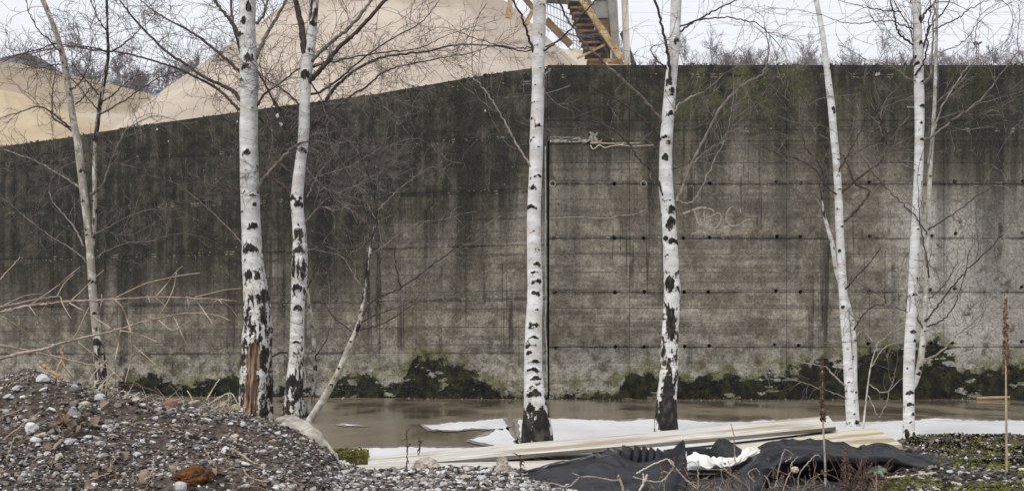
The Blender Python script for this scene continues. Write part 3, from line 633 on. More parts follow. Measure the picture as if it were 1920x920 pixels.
# second birch, forked at the top (photo x 560)
T3 = [(600, -150, 15), (592, -40, 16), (589, 0, 17), (586, 40, 18), (582, 80, 20), (577, 110, 24), (574, 140, 22), (573, 170, 20), (571, 200, 20), (570, 240, 20), (568, 270, 20), (563, 310, 21), (559, 345, 23), (557, 380, 24), (560, 420, 25), (562, 450, 26), (562, 500, 30), (560, 540, 27), (558, 580, 26), (557, 620, 26), (556, 660, 28), (554, 700, 31), (551, 740, 34), (548, 790, 40)]
birch('forked birch with peeling dark strips beside the thickest birch, pale stone at its foot', 10.7, (549, 786), [dict(ctrl=T3,
      prof=[(-150, .7), (30, .5), (60, .1), (120, .2), (150, .25), (180, .1), (260, .05), (380, .08), (480, .22), (560, .22), (600, .1), (640, .26), (680, .44), (730, .54), (786, .52)],
      scars=[(45, .2, 14, 12), (140, .0, 20, 16), (282, .3, 18, 14), (372, -.55, 18, 14), (383, .3, 22, 20), (372, .6, 8, 8), (437, .0, 24, 26), (468, .1, 24, 14), (505, -.6, 8, 50), (505, .6, 9, 50), (505, 0, 5, 44), (538, 0, 26, 18), (576, .15, 22, 14), (600, .3, 8, 3), (640, .1, 16, 4), (715, .0, 22, 16)], flare=(720, .3, 4), tint=.15)],
      [([(577, 112), (570, 85), (565, 50), (555, 5), (548, -40)], 15, 9, 'd'),
       ([(577, 155), (592, 140), (612, 118), (640, 85), (660, 68), (685, 42), (728, -5), (760, -40)], 10, 6, 'd'),
       ([(583, 116), (600, 98), (630, 72), (665, 42), (697, -2), (720, -40)], 8, 5, 'm'),
       ([(573, 283), (581, 255), (597, 215), (612, 188), (630, 162), (655, 140), (690, 118), (730, 105), (800, 97), (860, 84), (930, 87), (990, 96), (1040, 80)], 8, 2, 'd'),
       ([(578, 178), (600, 172), (640, 145), (670, 118), (705, 92), (740, 70), (790, 42), (820, 5)], 5, 1.8, 'd'),
       ([(590, 232), (615, 212), (650, 185), (690, 160), (720, 135), (760, 122), (810, 112), (880, 100)], 5, 1.6, 'd'),
       ([(577, 128), (640, 112), (720, 98), (780, 92), (830, 70)], 4, 1.4, 'd'),
       ([(551, 375), (535, 352), (515, 338), (492, 322), (470, 300), (455, 295)], 7, 2, 'd'),
       ([(563, 292), (545, 250), (525, 205), (508, 180), (494, 150), (487, 118)], 5, 1.8, 'd'),
       ([(565, 200), (540, 175), (510, 155), (480, 135)], 4, 1.5, 'd'), ([(575, 370), (590, 340), (600, 320), (620, 300)], 3, 1.4, 'm'),
       ([(567, 345), (600, 330), (660, 310), (700, 285), (760, 262)], 3, 1.2, 'm'), ([(568, 420), (600, 385), (615, 370)], 3, 1.2, 'm'),
       ([(577, 145), (610, 200), (625, 245), (660, 270), (700, 300)], 3, 1, 'd'), ([(569, 310), (620, 360), (660, 350), (720, 318)], 3, 1, 'm')], 33, (9, .42, 1, .0026))
# birch with the triangular black base (photo x 1005)
T4 = [(1016, -260, 22), (1014, -120, 23), (1012, 0, 25), (1011, 50, 25), (1009, 100, 25), (1009, 150, 23), (1008, 200, 24), (1006, 250, 25), (1005, 300, 25), (1003, 350, 25), (1001, 400, 26), (1001, 450, 26), (1002, 500, 27), (1003, 550, 28), (1001, 600, 30), (1000, 650, 32), (1000, 700, 34), (1003, 745, 40), (1006, 790, 50), (1007, 838, 60)]
birch('straight birch with a black triangular base and many short bands, in front of the joint', 6.9, (1007, 838), [dict(ctrl=T4,
      prof=[(-260, .05), (480, .03), (600, .10), (700, .16), (735, .3), (755, .38), (775, .48), (800, .54), (838, .62)],
      scars=[(12, .3, 17, 5), (66, .0, 12, 3), (88, -.3, 14, 4), (130, .3, 8, 3), (160, .1, 15, 5), (192, -.35, 16, 5), (224, -.8, 6, 10), (237, .3, 18, 7), (265, -.8, 6, 9), (277, .3, 16, 3), (318, 0, 10, 3), (330, .4, 22, 5), (353, -.3, 22, 13), (388, -.4, 24, 12), (435, 0, 18, 4), (467, .4, 12, 4), (495, .3, 20, 12), (510, .1, 22, 5), (527, .3, 24, 15), (549, -.2, 26, 10), (580, .3, 10, 4), (608, .1, 26, 10), (614, -.3, 18, 6), (631, .0, 26, 7), (646, -.2, 24, 8), (660, -.3, 18, 10), (676, .15, 28, 8), (691, -.1, 28, 8), (707, .2, 24, 6), (735, .0, 30, 12), (762, -.5, 14, 14), (800, .35, 26, 70), (806, -.75, 12, 80), (815, -.1, 10, 50)], flare=(735, .28, 5))],
      [([(995, 312), (975, 280), (955, 245), (930, 200), (908, 168), (888, 147)], 4, 2, 'p'), ([(1000, 98), (992, 70), (980, 38), (960, -5), (950, -40)], 5, 3, 'd'),
       ([(1018, 96), (1035, 85), (1070, 55), (1100, 20), (1125, -12)], 4, 2, 'd'), ([(1020, 142), (1032, 130)], 3, 2, 'p'), ([(1003, 88), (960, 90), (900, 75), (860, 60)], 2.6, 1.2, 'd')], 45, (6, .32, 1, .0023))
# birch with the long pale side branch (photo x 1250)
T5 = [(1276, -240, 17), (1272, -100, 18), (1268, 0, 20), (1266, 50, 20), (1263, 100, 21), (1258, 150, 22), (1254, 200, 23), (1250, 250, 24), (1248, 300, 24), (1249, 350, 26), (1253, 400, 26), (1256, 450, 27), (1258, 500, 29), (1260, 550, 30), (1258, 600, 31), (1255, 650, 32), (1254, 700, 34), (1250, 750, 38), (1249, 815, 45)]
birch('birch with cracked black and white lower bark, left of the chalked letters', 8.06, (1249, 820), [dict(ctrl=T5,
      prof=[(-240, .05), (330, .02), (380, .12), (440, .14), (490, .14), (510, .34), (560, .40), (600, .36), (660, .42), (720, .46), (760, .49), (815, .53)],
      scars=[(78, .2, 16, 16), (155, -.5, 10, 22), (172, .1, 22, 20), (180, .2, 22, 4), (214, .4, 20, 12), (258, -.2, 18, 12), (267, .1, 12, 8), (296, -.1, 22, 16), (302, 0, 24, 4), (330, .3, 12, 3), (376, 0, 24, 5), (392, .4, 18, 16), (414, .2, 26, 16), (422, -.2, 22, 10), (452, .2, 26, 14), (446, -.6, 12, 12), (478, -.5, 8, 6), (530, -.4, 14, 24), (605, -.1, 16, 60), (760, .0, 22, 120)], flare=(740, .25, 4))],
      [([(1262, 402), (1268, 380), (1282, 345), (1300, 300), (1320, 262), (1345, 212), (1370, 180), (1400, 155), (1430, 138), (1440, 105)], 7, 3, 'm'),
       ([(1300, 305), (1330, 280), (1362, 262), (1400, 230)], 3, 1.4, 'm'),
       ([(1240, 230), (1228, 210), (1205, 185), (1170, 152), (1132, 118), (1092, 76), (1062, 32), (1045, -5), (1030, -40)], 6, 3, 'm'),
       ([(1240, 262), (1222, 238), (1200, 218), (1160, 190), (1120, 168), (1085, 157), (1070, 160)], 4.5, 2, 'd'),
       ([(1258, 172), (1256, 140), (1252, 100), (1240, 45), (1225, -5), (1215, -40)], 6, 4, 'd'),
       ([(1272, 62), (1300, 42), (1340, 20), (1382, 0), (1420, -20)], 4, 2, 'd'), ([(1273, 50), (1320, 36), (1370, 34), (1420, 45), (1450, 72)], 3.4, 1.4, 'd'),
       ([(1248, 405), (1244, 375), (1236, 345), (1220, 318), (1198, 298), (1180, 270), (1150, 245), (1112, 228), (1106, 240), (1090, 258)], 5, 2, 'd'),
       ([(1260, 215), (1275, 195), (1300, 180), (1320, 172)], 3.5, 2, 'p'), ([(1255, 132), (1230, 110), (1220, 92), (1232, 85)], 3, 1.6, 'd'),
       ([(1245, 325), (1270, 315), (1300, 300)], 3, 1.4, 'd'), ([(1262, 375), (1300, 375), (1340, 300), (1365, 245), (1375, 170)], 3, 1.2, 'p')], 57, (6.5, .36, 1, .0024))
# slender birch leaning left at the top (photo x 1580)
T6 = [(1500, -160, 7), (1515, -60, 8), (1530, 0, 9), (1540, 50, 10), (1547, 100, 11), (1553, 150, 12), (1559, 200, 13), (1563, 250, 13.5), (1568, 300, 14), (1571, 350, 14), (1573, 400, 15), (1575, 450, 15), (1578, 500, 16), (1581, 550, 16), (1584, 600, 17), (1588, 650, 17), (1591, 700, 18), (1595, 750, 19), (1598, 806, 22)]
T6b = [(1536, 345, 1.6), (1541, 372, 3), (1546, 405, 5.5), (1553, 430, 6.5), (1561, 460, 8), (1567, 500, 8.5), (1577, 535, 9), (1586, 560, 9.5), (1596, 595, 9), (1600, 620, 9), (1602, 660, 9.5), (1602, 710, 10), (1604, 760, 11), (1606, 806, 13)]
pr = [(-200, .02), (600, .04), (740, .1), (806, .2)]
birch('slender twin-stemmed birch leaning left at the top, behind the plank ends', 9.0, (1600, 801), [
      dict(ctrl=T6, prof=pr, scars=[(130, .5, 6, 6), (205, .2, 9, 12), (212, .4, 8, 6), (270, .3, 10, 4), (330, 0, 12, 3), (355, .3, 12, 4), (392, -.3, 8, 4), (425, .4, 8, 4), (445, 0, 12, 5), (470, -.5, 10, 8), (530, .2, 8, 4), (575, -.6, 6, 8), (640, -.5, 8, 5), (690, .3, 14, 8), (715, -.2, 12, 5), (775, .2, 12, 6), (790, .5, 8, 14)], sides=28),
      dict(ctrl=T6b, prof=[(340, .7), (400, .45), (440, .15), (500, .04), (740, .1), (806, .2)], tint=.5, scars=[(465, -.2, 6, 10), (530, .3, 7, 8), (600, 0, 8, 7), (638, 0, 8, 5), (735, .2, 8, 4), (790, .2, 10, 10)], sides=20)],
      [([(1577, 362), (1600, 342), (1625, 322), (1655, 300), (1662, 272), (1655, 255)], 5, 2.6, 'd'),
       ([(1580, 418), (1600, 400), (1618, 380), (1630, 357), (1605, 345), (1590, 312), (1578, 290), (1560, 270), (1535, 250), (1515, 240), (1495, 232)], 5, 2.2, 'd'),
       ([(1655, 250), (1650, 225), (1642, 200), (1635, 170), (1637, 140), (1645, 120)], 3.4, 1.4, 'd'),
       ([(1662, 252), (1690, 235), (1720, 218), (1760, 190)], 3.4, 1.8, 'd'),
       ([(1540, 385), (1520, 365), (1495, 358), (1472, 340), (1445, 328)], 3.5, 1.4, 'm'), ([(1544, 360), (1545, 330), (1530, 300), (1512, 280), (1505, 255)], 3.5, 1.6, 'd'),
       ([(1570, 365), (1550, 350), (1530, 320), (1500, 300), (1440, 282)], 3.4, 1.4, 'd'), ([(1535, 250), (1520, 205), (1500, 180), (1470, 160)], 3, 1.4, 'd'),
       ([(1583, 545), (1600, 525), (1625, 500), (1648, 470)], 3.4, 1.8, 'd'), ([(1602, 618), (1615, 595), (1635, 575), (1660, 568), (1655, 548)], 3.4, 1.6, 'd'),
       ([(1585, 722), (1560, 700), (1547, 687), (1510, 680), (1490, 675)], 3.2, 1.4, 'p'), ([(1590, 748), (1560, 735), (1500, 715), (1450, 700)], 2.4, 1.2, 'm'),
       ([(1565, 430), (1520, 400), (1475, 370), (1440, 345)], 2.6, 1.2, 'm'), ([(1568, 300), (1600, 290), (1640, 270), (1700, 280)], 2.6, 1.2, 'd'),
       ([(1568, 330), (1590, 290), (1612, 250), (1625, 218), (1648, 205)], 3, 1.4, 'd')], 69, (7, .34, 1, .0024))
# birch with the side stem and rising limbs (photo x 1715)
T7 = [(1714, -240, 13), (1716, -100, 14), (1718, 0, 16), (1720, 50, 16), (1722, 100, 17), (1723, 150, 18), (1724, 200, 18), (1724, 250, 17), (1723, 300, 17), (1721, 350, 16), (1718, 400, 16), (1716, 450, 17), (1714, 500, 18), (1712, 550, 19), (1709, 600, 20), (1706, 650, 20), (1704, 700, 20), (1704, 760, 20), (1704, 826, 23)]
T7b = [(1758, -40, 4), (1757, 20, 5), (1755, 100, 6), (1753, 180, 7), (1749, 250, 7), (1744, 320, 8), (1741, 400, 8.5), (1739, 470, 9), (1737, 530, 9.5), (1734, 580, 10), (1731, 630, 11), (1725, 680, 12), (1716, 715, 12), (1708, 730, 10)]
birch('slender birch with a thinner stem rising from its right side near the ground', 7.66, (1704, 822), [
      dict(ctrl=T7, prof=[(-240, .1), (120, .12), (220, .03), (700, .06), (770, .12), (826, .25)], scars=[(40, .5, 10, 14), (82, .3, 10, 12), (120, -.4, 9, 9), (155, .3, 12, 8), (200, .2, 14, 10), (232, .0, 12, 10), (262, .2, 14, 8), (300, .1, 12, 6), (330, -.2, 8, 4), (372, .1, 12, 4), (430, .2, 12, 6), (476, .4, 8, 8), (552, .0, 18, 10), (582, -.2, 10, 4), (620, .1, 16, 6), (638, .5, 12, 9), (674, .2, 10, 5), (690, -.5, 8, 6), (735, .1, 18, 10), (756, .0, 20, 9), (775, .4, 10, 10), (790, .1, 10, 6), (812, -.5, 9, 16), (815, .5, 8, 16)], sides=30),
      dict(ctrl=T7b, prof=[(-40, .15), (200, .08), (730, .1)], tint=.9, scars=[(330, 0, 8, 5), (527, 0, 9, 3), (600, .2, 10, 8), (620, 0, 10, 5), (648, 0, 10, 3), (700, 0, 10, 8)], sides=20, root=False)],
      [([(1730, 262), (1745, 257), (1762, 244), (1800, 216), (1840, 186), (1865, 155), (1895, 115), (1910, 95)], 4.5, 1.8, 'm'),
       ([(1740, 310), (1748, 262), (1758, 222), (1772, 190), (1800, 145), (1830, 107), (1828, 70), (1838, 20)], 4, 1.4, 'p'),
       ([(1728, 157), (1740, 150), (1746, 140), (1747, 112), (1750, 60), (1752, 5), (1755, -30)], 6, 3, 'p'),
       ([(1716, 152), (1700, 145), (1680, 130), (1660, 120), (1640, 115)], 3.6, 1.4, 'm'),
       ([(1716, 105), (1722, 120), (1735, 75), (1748, 45), (1770, 20), (1785, -5)], 4.6, 2.4, 'd'),
       ([(1727, 85), (1718, 60), (1712, 30), (1706, -10)], 4.4, 2.4, 'd'), ([(1712, 85), (1685, 62), (1678, 35), (1668, -5)], 4.2, 2.4, 'd'),
       ([(1708, 120), (1714, 100), (1706, 55), (1680, 10), (1670, -20)], 3, 1.6, 'd'), ([(1715, 142), (1735, 110), (1740, 60), (1745, 10)], 3.8, 2, 'd'),
       ([(1727, 40), (1738, 20), (1755, 5)], 5, 2.4, 'd'), ([(1750, 55), (1790, 38), (1815, 20), (1850, 2), (1880, 2)], 3, 1.2, 'm'),
       ([(1762, 100), (1790, 88), (1815, 70), (1832, 45)], 2.4, 1.2, 'm'), ([(1690, 22), (1660, 20), (1630, 15), (1600, 8)], 2.6, 1.2, 'd'),
       ([(1712, 55), (1670, 40), (1640, 40), (1600, 45), (1560, 36)], 2.6, 1.1, 'd'),
       ([(1730, 680), (1745, 670), (1765, 658), (1792, 630), (1825, 603), (1850, 575), (1870, 530), (1890, 510), (1925, 490)], 4, 1.8, 'p'),
       ([(1738, 612), (1755, 606), (1778, 590), (1795, 560), (1810, 510), (1818, 470)], 3, 1.6, 'd'),
       ([(1736, 602), (1752, 580), (1775, 550), (1800, 520), (1830, 490), (1860, 462), (1880, 440)], 3.6, 1.8, 'd'),
       ([(1740, 430), (1770, 412), (1800, 392), (1840, 362), (1880, 345), (1925, 330)], 3, 1.3, 'd'), ([(1742, 560), (1760, 545), (1780, 520), (1795, 490)], 2.6, 1.4, 'd'),
       ([(1730, 615), (1718, 595), (1700, 585), (1680, 575)], 3, 1.4, 'd'), ([(1737, 440), (1720, 410), (1690, 380), (1650, 340), (1620, 300)], 2.8, 1.2, 'd'),
       ([(1752, 240), (1790, 225), (1840, 215), (1880, 225)], 2.8, 1.2, 'd'), ([(1715, 320), (1695, 310), (1680, 292)], 3, 1.6, 'm'),
       ([(1742, 520), (1735, 470), (1725, 420), (1722, 380)], 3, 1.4, 'd')], 81, (6.5, .36, 1, .0023))
# thin twin-stem birch at the far left (photo x 160)
T1 = [(45, -120, 6), (60, -50, 7), (80, 0, 9), (93, 30, 9), (104, 60, 10), (115, 95, 11), (122, 130, 12), (132, 190, 12), (139, 235, 13), (146, 270, 14), (152, 320, 14), (158, 370, 14), (163, 410, 14), (168, 460, 14), (171, 500, 14), (174, 550, 15), (179, 600, 16), (184, 640, 17), (188, 680, 20), (190, 745, 26)]
T1b = [(196, -60, 4), (200, 0, 4.5), (201, 50, 5), (203, 100, 6), (199, 130, 7), (193, 165, 7.5), (187, 200, 8), (182, 240, 8), (178, 280, 8), (177, 330, 8), (178, 375, 8), (177, 420, 8), (173, 455, 9), (170, 480, 9)]
birch('thin grey twin-stemmed birch standing alone behind the left mound', 11.0, (190, 740), [
      dict(ctrl=T1, prof=[(-120, .3), (100, .25), (350, .12), (520, .1), (620, .25), (660, .5), (745, .6)], tint=1.5, scars=[(322, .3, 12, 8), (378, 0, 8, 5), (440, 0, 12, 5), (527, 0, 16, 10), (587, .2, 12, 5), (640, 0, 16, 12)], sides=24, step=.015),
      dict(ctrl=T1b, prof=[(-60, .75), (200, .6), (300, .45), (480, .3)], tint=1.8, sides=16, step=.015, root=False)],
      [([(150, 352), (132, 340), (110, 326), (65, 301), (40, 292), (8, 280)], 4, 1.6, 'p'), ([(170, 365), (182, 356), (192, 345), (215, 285), (235, 246), (262, 228), (285, 218)], 4.5, 1.8, 'm'),
       ([(157, 462), (143, 432), (128, 412), (100, 380), (92, 360)], 3.4, 1.4, 'p'), ([(143, 252), (122, 236), (100, 221), (98, 200), (99, 168), (104, 135)], 4, 1.6, 'd'),
       ([(143, 246), (118, 228), (92, 208), (70, 200), (40, 210), (5, 220)], 3.6, 1.6, 'd'), ([(118, 100), (105, 90), (90, 72), (75, 60), (55, 25), (48, -5)], 3.2, 1.4, 'd'),
       ([(116, 85), (100, 82), (75, 92), (40, 102), (0, 118)], 3, 1.4, 'd'), ([(121, 122), (98, 122), (70, 128), (40, 118)], 2.8, 1.2, 'd'),
       ([(141, 196), (155, 185), (168, 165), (172, 150)], 3, 1.4, 'd'), ([(128, 170), (145, 160), (160, 138), (168, 110), (172, 80)], 3, 1.4, 'd'),
       ([(202, 100), (185, 92), (150, 87), (118, 85)], 3.4, 2, 'd'), ([(205, 98), (225, 88), (245, 72), (262, 55)], 3, 1.6, 'd'),
       ([(188, 192), (205, 183), (225, 165), (245, 148), (262, 140)], 3.4, 1.6, 'd'), ([(185, 216), (205, 205), (230, 190), (260, 170), (300, 145), (340, 132)], 3.4, 1.4, 'd'),
       ([(185, 178), (170, 160), (150, 138), (136, 118)], 3.4, 1.6, 'd'), ([(182, 205), (165, 185), (145, 158), (128, 145)], 2.8, 1.4, 'd'),
       ([(202, 60), (190, 45), (178, 22), (168, -5)], 3, 1.6, 'd'), ([(176, 440), (205, 425), (235, 408), (270, 395)], 3, 1.2, 'm'),
       ([(150, 300), (110, 320), (80, 370), (70, 395)], 2.4, 1.2, 'm'), ([(170, 500), (140, 470), (90, 440), (40, 400), (10, 375)], 2.8, 1.2, 'm'),
       ([(172, 488), (200, 470), (240, 455), (280, 452), (320, 440)], 2.6, 1.2, 'm')], 93, (8, .36, 1, .0026))
# leaning sapling (photo x 640)
T8 = [(668, 262, 2.4), (680, 300, 3), (692, 335, 3.6), (702, 370, 4), (708, 395, 4.4), (703, 425, 5), (696, 455, 5.4), (690, 490, 6), (684, 540, 6.5), (680, 570, 7), (676, 595, 9), (668, 620, 10), (652, 655, 11), (638, 690, 12), (618, 728, 13), (600, 758, 14), (578, 792, 15)]
birch('crooked leaning birch sapling rising out of the slab edge behind the pale boulder', 10.0, (578, 789), [dict(ctrl=T8, prof=[(200, .75), (400, .7), (560, .5), (640, .14), (790, .16)], tint=1.2, scars=[(612, .4, 8, 16), (640, .0, 10, 4), (690, 0, 10, 4), (720, 0, 10, 4)], sides=20, root=False)],
      [([(680, 592), (690, 572), (705, 560), (722, 552), (750, 540), (790, 512), (830, 482), (870, 452), (905, 425)], 4.5, 2, 'd'),
       ([(674, 618), (700, 612), (730, 600), (760, 580), (790, 562)], 3.8, 1.6, 'd'), ([(678, 604), (705, 590), (740, 578), (775, 565)], 3, 1.4, 'd'),
       ([(660, 620), (645, 610), (625, 592), (608, 568), (590, 535)], 3.2, 1.4, 'd'), ([(655, 628), (635, 632), (612, 625), (588, 615)], 3, 1.4, 'm'),
       ([(708, 560), (705, 530), (712, 500), (715, 470)], 3, 1.4, 'd'), ([(750, 538), (745, 510), (740, 480), (742, 460)], 3, 1.4, 'd'),
       ([(708, 395), (730, 372), (760, 345), (795, 320)], 2.8, 1.2, 'm'), ([(692, 478), (720, 460), (760, 430), (790, 415)], 2.4, 1.2, 'm'),
       ([(704, 410), (690, 385), (670, 350), (650, 320)], 2.4, 1, 'm'), ([(682, 545), (660, 510), (640, 480), (600, 470)], 2.4, 1, 'm')], 105, (7, .34, 1, .0024), cat='sapling')
T9 = [(575, 520, 5), (578, 560, 6), (584, 600, 7), (588, 640, 8), (591, 670, 9), (589, 710, 8), (582, 745, 8), (574, 790, 9)]
birch('very thin dark sapling close behind the forked birch', 10.9, (574, 780), [dict(ctrl=T9, prof=[(400, .3), (560, .25), (800, .4)], tint=1., sides=14, root=False)],
      [([(591, 668), (610, 640), (620, 610)], 2.6, 1.2, 'd'), ([(577, 540), (590, 500), (600, 470)], 3, 1.4, 'd'), ([(588, 690), (575, 660), (568, 640)], 2.4, 1.2, 'm')], 111, (7, .28, 1, .0022), cat='sapling')
# bare shrub between the two right birches
T10 = [(1648, 640, 1.6), (1640, 660, 2), (1632, 690, 2.6), (1625, 740, 3.2), (1618, 806, 4)]
birch('low bare sapling with pale twigs between the two slender birches', 8.6, (1618, 805), [dict(ctrl=T10, prof=[(500, .2), (800, .2)], tint=.9, sides=10, root=False)],
      [([(1632, 690), (1660, 650), (1690, 640)], 2.6, 1.2, 'p'), ([(1630, 720), (1660, 735), (1700, 700)], 2.4, 1, 'p'), ([(1638, 640), (1615, 620), (1600, 640)], 2.4, 1, 'p'), ([(1627, 740), (1650, 780), (1672, 720), (1680, 690)], 2.4, 1, 'p'), ([(1640, 650), (1665, 628), (1690, 610)], 2.4, 1, 'p')], 121, (6, .26, 1, .0022), cat='sapling')

# ---------------------------------------------------------------- gravel: mound on the left, flat strip, bank on the right
CREST = [(-400, 735), (-150, 728), (0, 722), (40, 708), (75, 704), (115, 716), (163, 731), (220, 738), (271, 748), (352, 758), (447, 771), (507, 794), (545, 806), (580, 826), (610, 850), (640, 880), (680, 892), (760, 895), (960, 893), (1100, 900), (2400, 905)]
CRX = [(x - 960) * 5 / F for x, _ in CREST]; CRZ = [HC + (HY - y) * 5 / F for _, y in CREST]
def terrain(X, Y):
    X = np.asarray(X, float); Y = np.asarray(Y, float)
    c = np.interp(X * 5 / np.clip(Y, 3.2, 5.4), CRX, CRZ)
    f = np.clip((Y - 3.3) / 1.7, 0, 1); b = np.clip((Y - 5.0) / 1.7, 0, 1)
    fl = .02 + .10 * np.clip((c - .05) / .4, 0, 1)
    mound = np.where(Y < 5, fl + (c - fl) * np.sin(f * math.pi / 2) ** 1.1, c + (-.08 - c) * (b * b * (3 - 2 * b)))
    edge = np.interp(X / Y, [-.6, -.15, -.09, .05, .2, .34, .37, .42, .5, .8], [5.3, 5.3, 5.35, 5.35, 5.5, 5.9, 7.05, 7.25, 7.3, 7.3])
    nz = fbm(np.stack([X * 3, Y * 3, X * 0], -1), 51, 4) - .5; n2 = fbm(np.stack([X * 11, Y * 11, X * 0], -1), 55, 3) - .5
    flat_ = .03 + np.interp(X / Y, [.3, .38, .6], [0, .035, .045]) + .05 * nz - .085 * np.interp(X / Y, [-.01, .03, .31, .37], [0, 1, 1, 0]) * np.clip((5.6 - Y) / .3, 0, 1); e = np.clip((edge - Y) / .25, -1, 1)
    flat_ = np.where(e > 0, flat_ * np.sqrt(np.clip(e, 0, 1)), -.09 * np.clip(-e, 0, 1))
    z = np.maximum(mound + (.13 * nz + .045 * n2) * np.clip((mound + .02) / .12, 0, 1), flat_ + .03 * n2 * (e > 0))
    hol = np.exp(-(((X - (-1.85)) / .30) ** 2 + ((Y - 4.25) / .16) ** 2)); hol2 = np.exp(-(((X + 1.2) / .35) ** 2 + ((Y - 4.35) / .12) ** 2))
    return z - .09 * hol - .05 * hol2
nx, ny = 380, 230; gx = np.linspace(-3.6, 4.4, nx); gy = np.linspace(2.6, 7.6, ny); XX, YY = np.meshgrid(gx, gy); ZZ = terrain(XX, YY)
m = MB(); m.add(np.stack([XX, YY, ZZ], -1).reshape(-1, 3), grid_faces(ny, nx))
tag(m.build('gravel_bank', SOIL, smooth=True), 'dark gravelly soil heaped up on the left and banked on the right', 'gravel bank', kind='structure')
def stonemat(name, cols, rough=.85):
    k = NT(name); p = k.pos(); at = k.attr('tone'); n = k.noise(p, 60, 4, .6)
    c = k.ramp(k.math('ADD', at, k.math('MULTIPLY', k.math('SUBTRACT', n, .5), .18)), cols); k.bump(n, .3, .004)
    return k.out(c, rough, .3)
GCOL = [(0., (.018, .015, .013)), (.3, (.065, .056, .050)), (.5, (.16, .145, .135)), (.66, (.25, .205, .17)), (.8, (.38, .37, .365)), (1., (.60, .59, .57))]
GRAV = stonemat('gravel_stone', GCOL)
def scatter(n, size, reg, seed, bias=1., squash=(1, 1, .6), tone=(0, 1), lift=.35, sparse=False):
    r = np.random.default_rng(seed); pts = reg(r, n); pts[:, 2] = terrain(pts[:, 0], pts[:, 1]) 
    ok = pts[:, 2] > -.09; pts = pts[ok]; keep = fbm(np.stack([pts[:, 0] * 4.5, pts[:, 1] * 4.5, pts[:, 0] * 0], 1), 77, 3) + r.uniform(-.12, .12, len(pts)) > (.36 if sparse else 0); pts = pts[keep]; sz = r.uniform(0, 1, len(pts)) ** 2.2 * (size[1] - size[0]) + size[0]; pts[:, 2] += sz * lift
    mb = MB(); rocks(mb, pts, sz, seed + 1, squash); t = r.uniform(*tone, len(pts)) ** bias
    return mb, np.repeat(t, 12)
def screen_region(x0, x1, y0, y1, dmin=3.3, dmax=7.2):
    """points spread evenly over what is seen between two photo columns, dropped on the terrain"""
    def f(r, n):
        out = []
        while sum(len(o) for o in out) < n:
            k = n * 2; d = 1 / r.uniform(1 / dmax, 1 / dmin, k); x = r.uniform(x0, x1, k); X = (x - 960) * d / F; Z = terrain(X, d); y = HY - (Z - HC) * F / d
            ok = (y > y0) & (y < y1) & (Z > (-.085 if x0 > 1000 else -.01)); out.append(np.stack([X, d, Z], 1)[ok])
        return np.vstack(out)[:n]
    return f
for nm, n, sz, regn, seed, bias, tone in (('gravel', 30000, (.0022, .0085), screen_region(-60, 680, 690, 960), 61, 1.25, (0, 1)),
        ('gravel', 2600, (.006, .016), screen_region(-60, 680, 690, 960), 62, 1.0, (.1, .95)),
        ('gravel', 8500, (.004, .017), screen_region(600, 1080, 850, 960, 3.6, 5.6), 63, .85, (0, 1.05)),
        ('gravel', 2500, (.004, .012), screen_region(1050, 1700, 850, 960, 3.6, 6), 64, 1.1, (0, .9)),
        ('gravel', 8000, (.004, .016), screen_region(1640, 2020, 800, 960, 3.6, 7.4), 65, 1.9, (0, .95))):
    mb, t = scatter(n, sz, regn, seed, bias, tone=tone, sparse=seed in (61, 62))
    lab = {61: 'fine mixed grit covering the left mound', 62: 'coarser grey chippings over the left mound', 63: 'loose light and dark pebbles in front of the left planks', 64: 'gravel in front of and under the black sheeting', 65: 'speckled mossy gravel on the bank at the right'}[seed]
    tag(mb.build(nm, GRAV, attrs={'tone': t}), lab, 'gravel', kind='stuff')
# green moss over the right bank and a little by the boulder
r_ = np.random.default_rng(71)
def moss_on(n, reg, seed, thr, name, label, mat, sz):
    r = np.random.default_rng(seed); p = reg(r, n); nz = fbm(np.stack([p[:, 0] * 5, p[:, 1] * 3, p[:, 0] * 0], 1), seed, 3); p = p[nz > thr]; p[:, 2] += .008
    mb = MB(); tufts(mb, p, r.uniform(*sz, len(p)), seed); tag(mb.build(name, mat), label, 'moss', kind='stuff')
MOSSY = flat('yellow_green_moss', (.045, .05, .012), (.19, .185, .045), 14, 1, .05)
moss_on(9000, screen_region(1650, 2000, 812, 960, 3.6, 7.4), 72, .47, 'moss', 'yellow green moss patches over the right gravel bank', MOSSY, (.006, .014))
moss_on(4000, screen_region(1640, 1990, 812, 880, 5, 7.4), 73, .5, 'moss', 'dark olive moss along the crest of the right bank', MOSSM, (.006, .014))
mb = MB(); xs = rng.uniform(624, 690, 700); ys = rng.uniform(848, 866, 700); p = np.array([gpt(x, y, .012) for x, y in zip(xs, ys)]); p[:, 2] += rng.uniform(0, .03, 700); tufts(mb, p, .012, 5); tag(mb.build('moss', MOSSY), 'mossy weeds in the corner between boulder and planks', 'moss', kind='stuff')

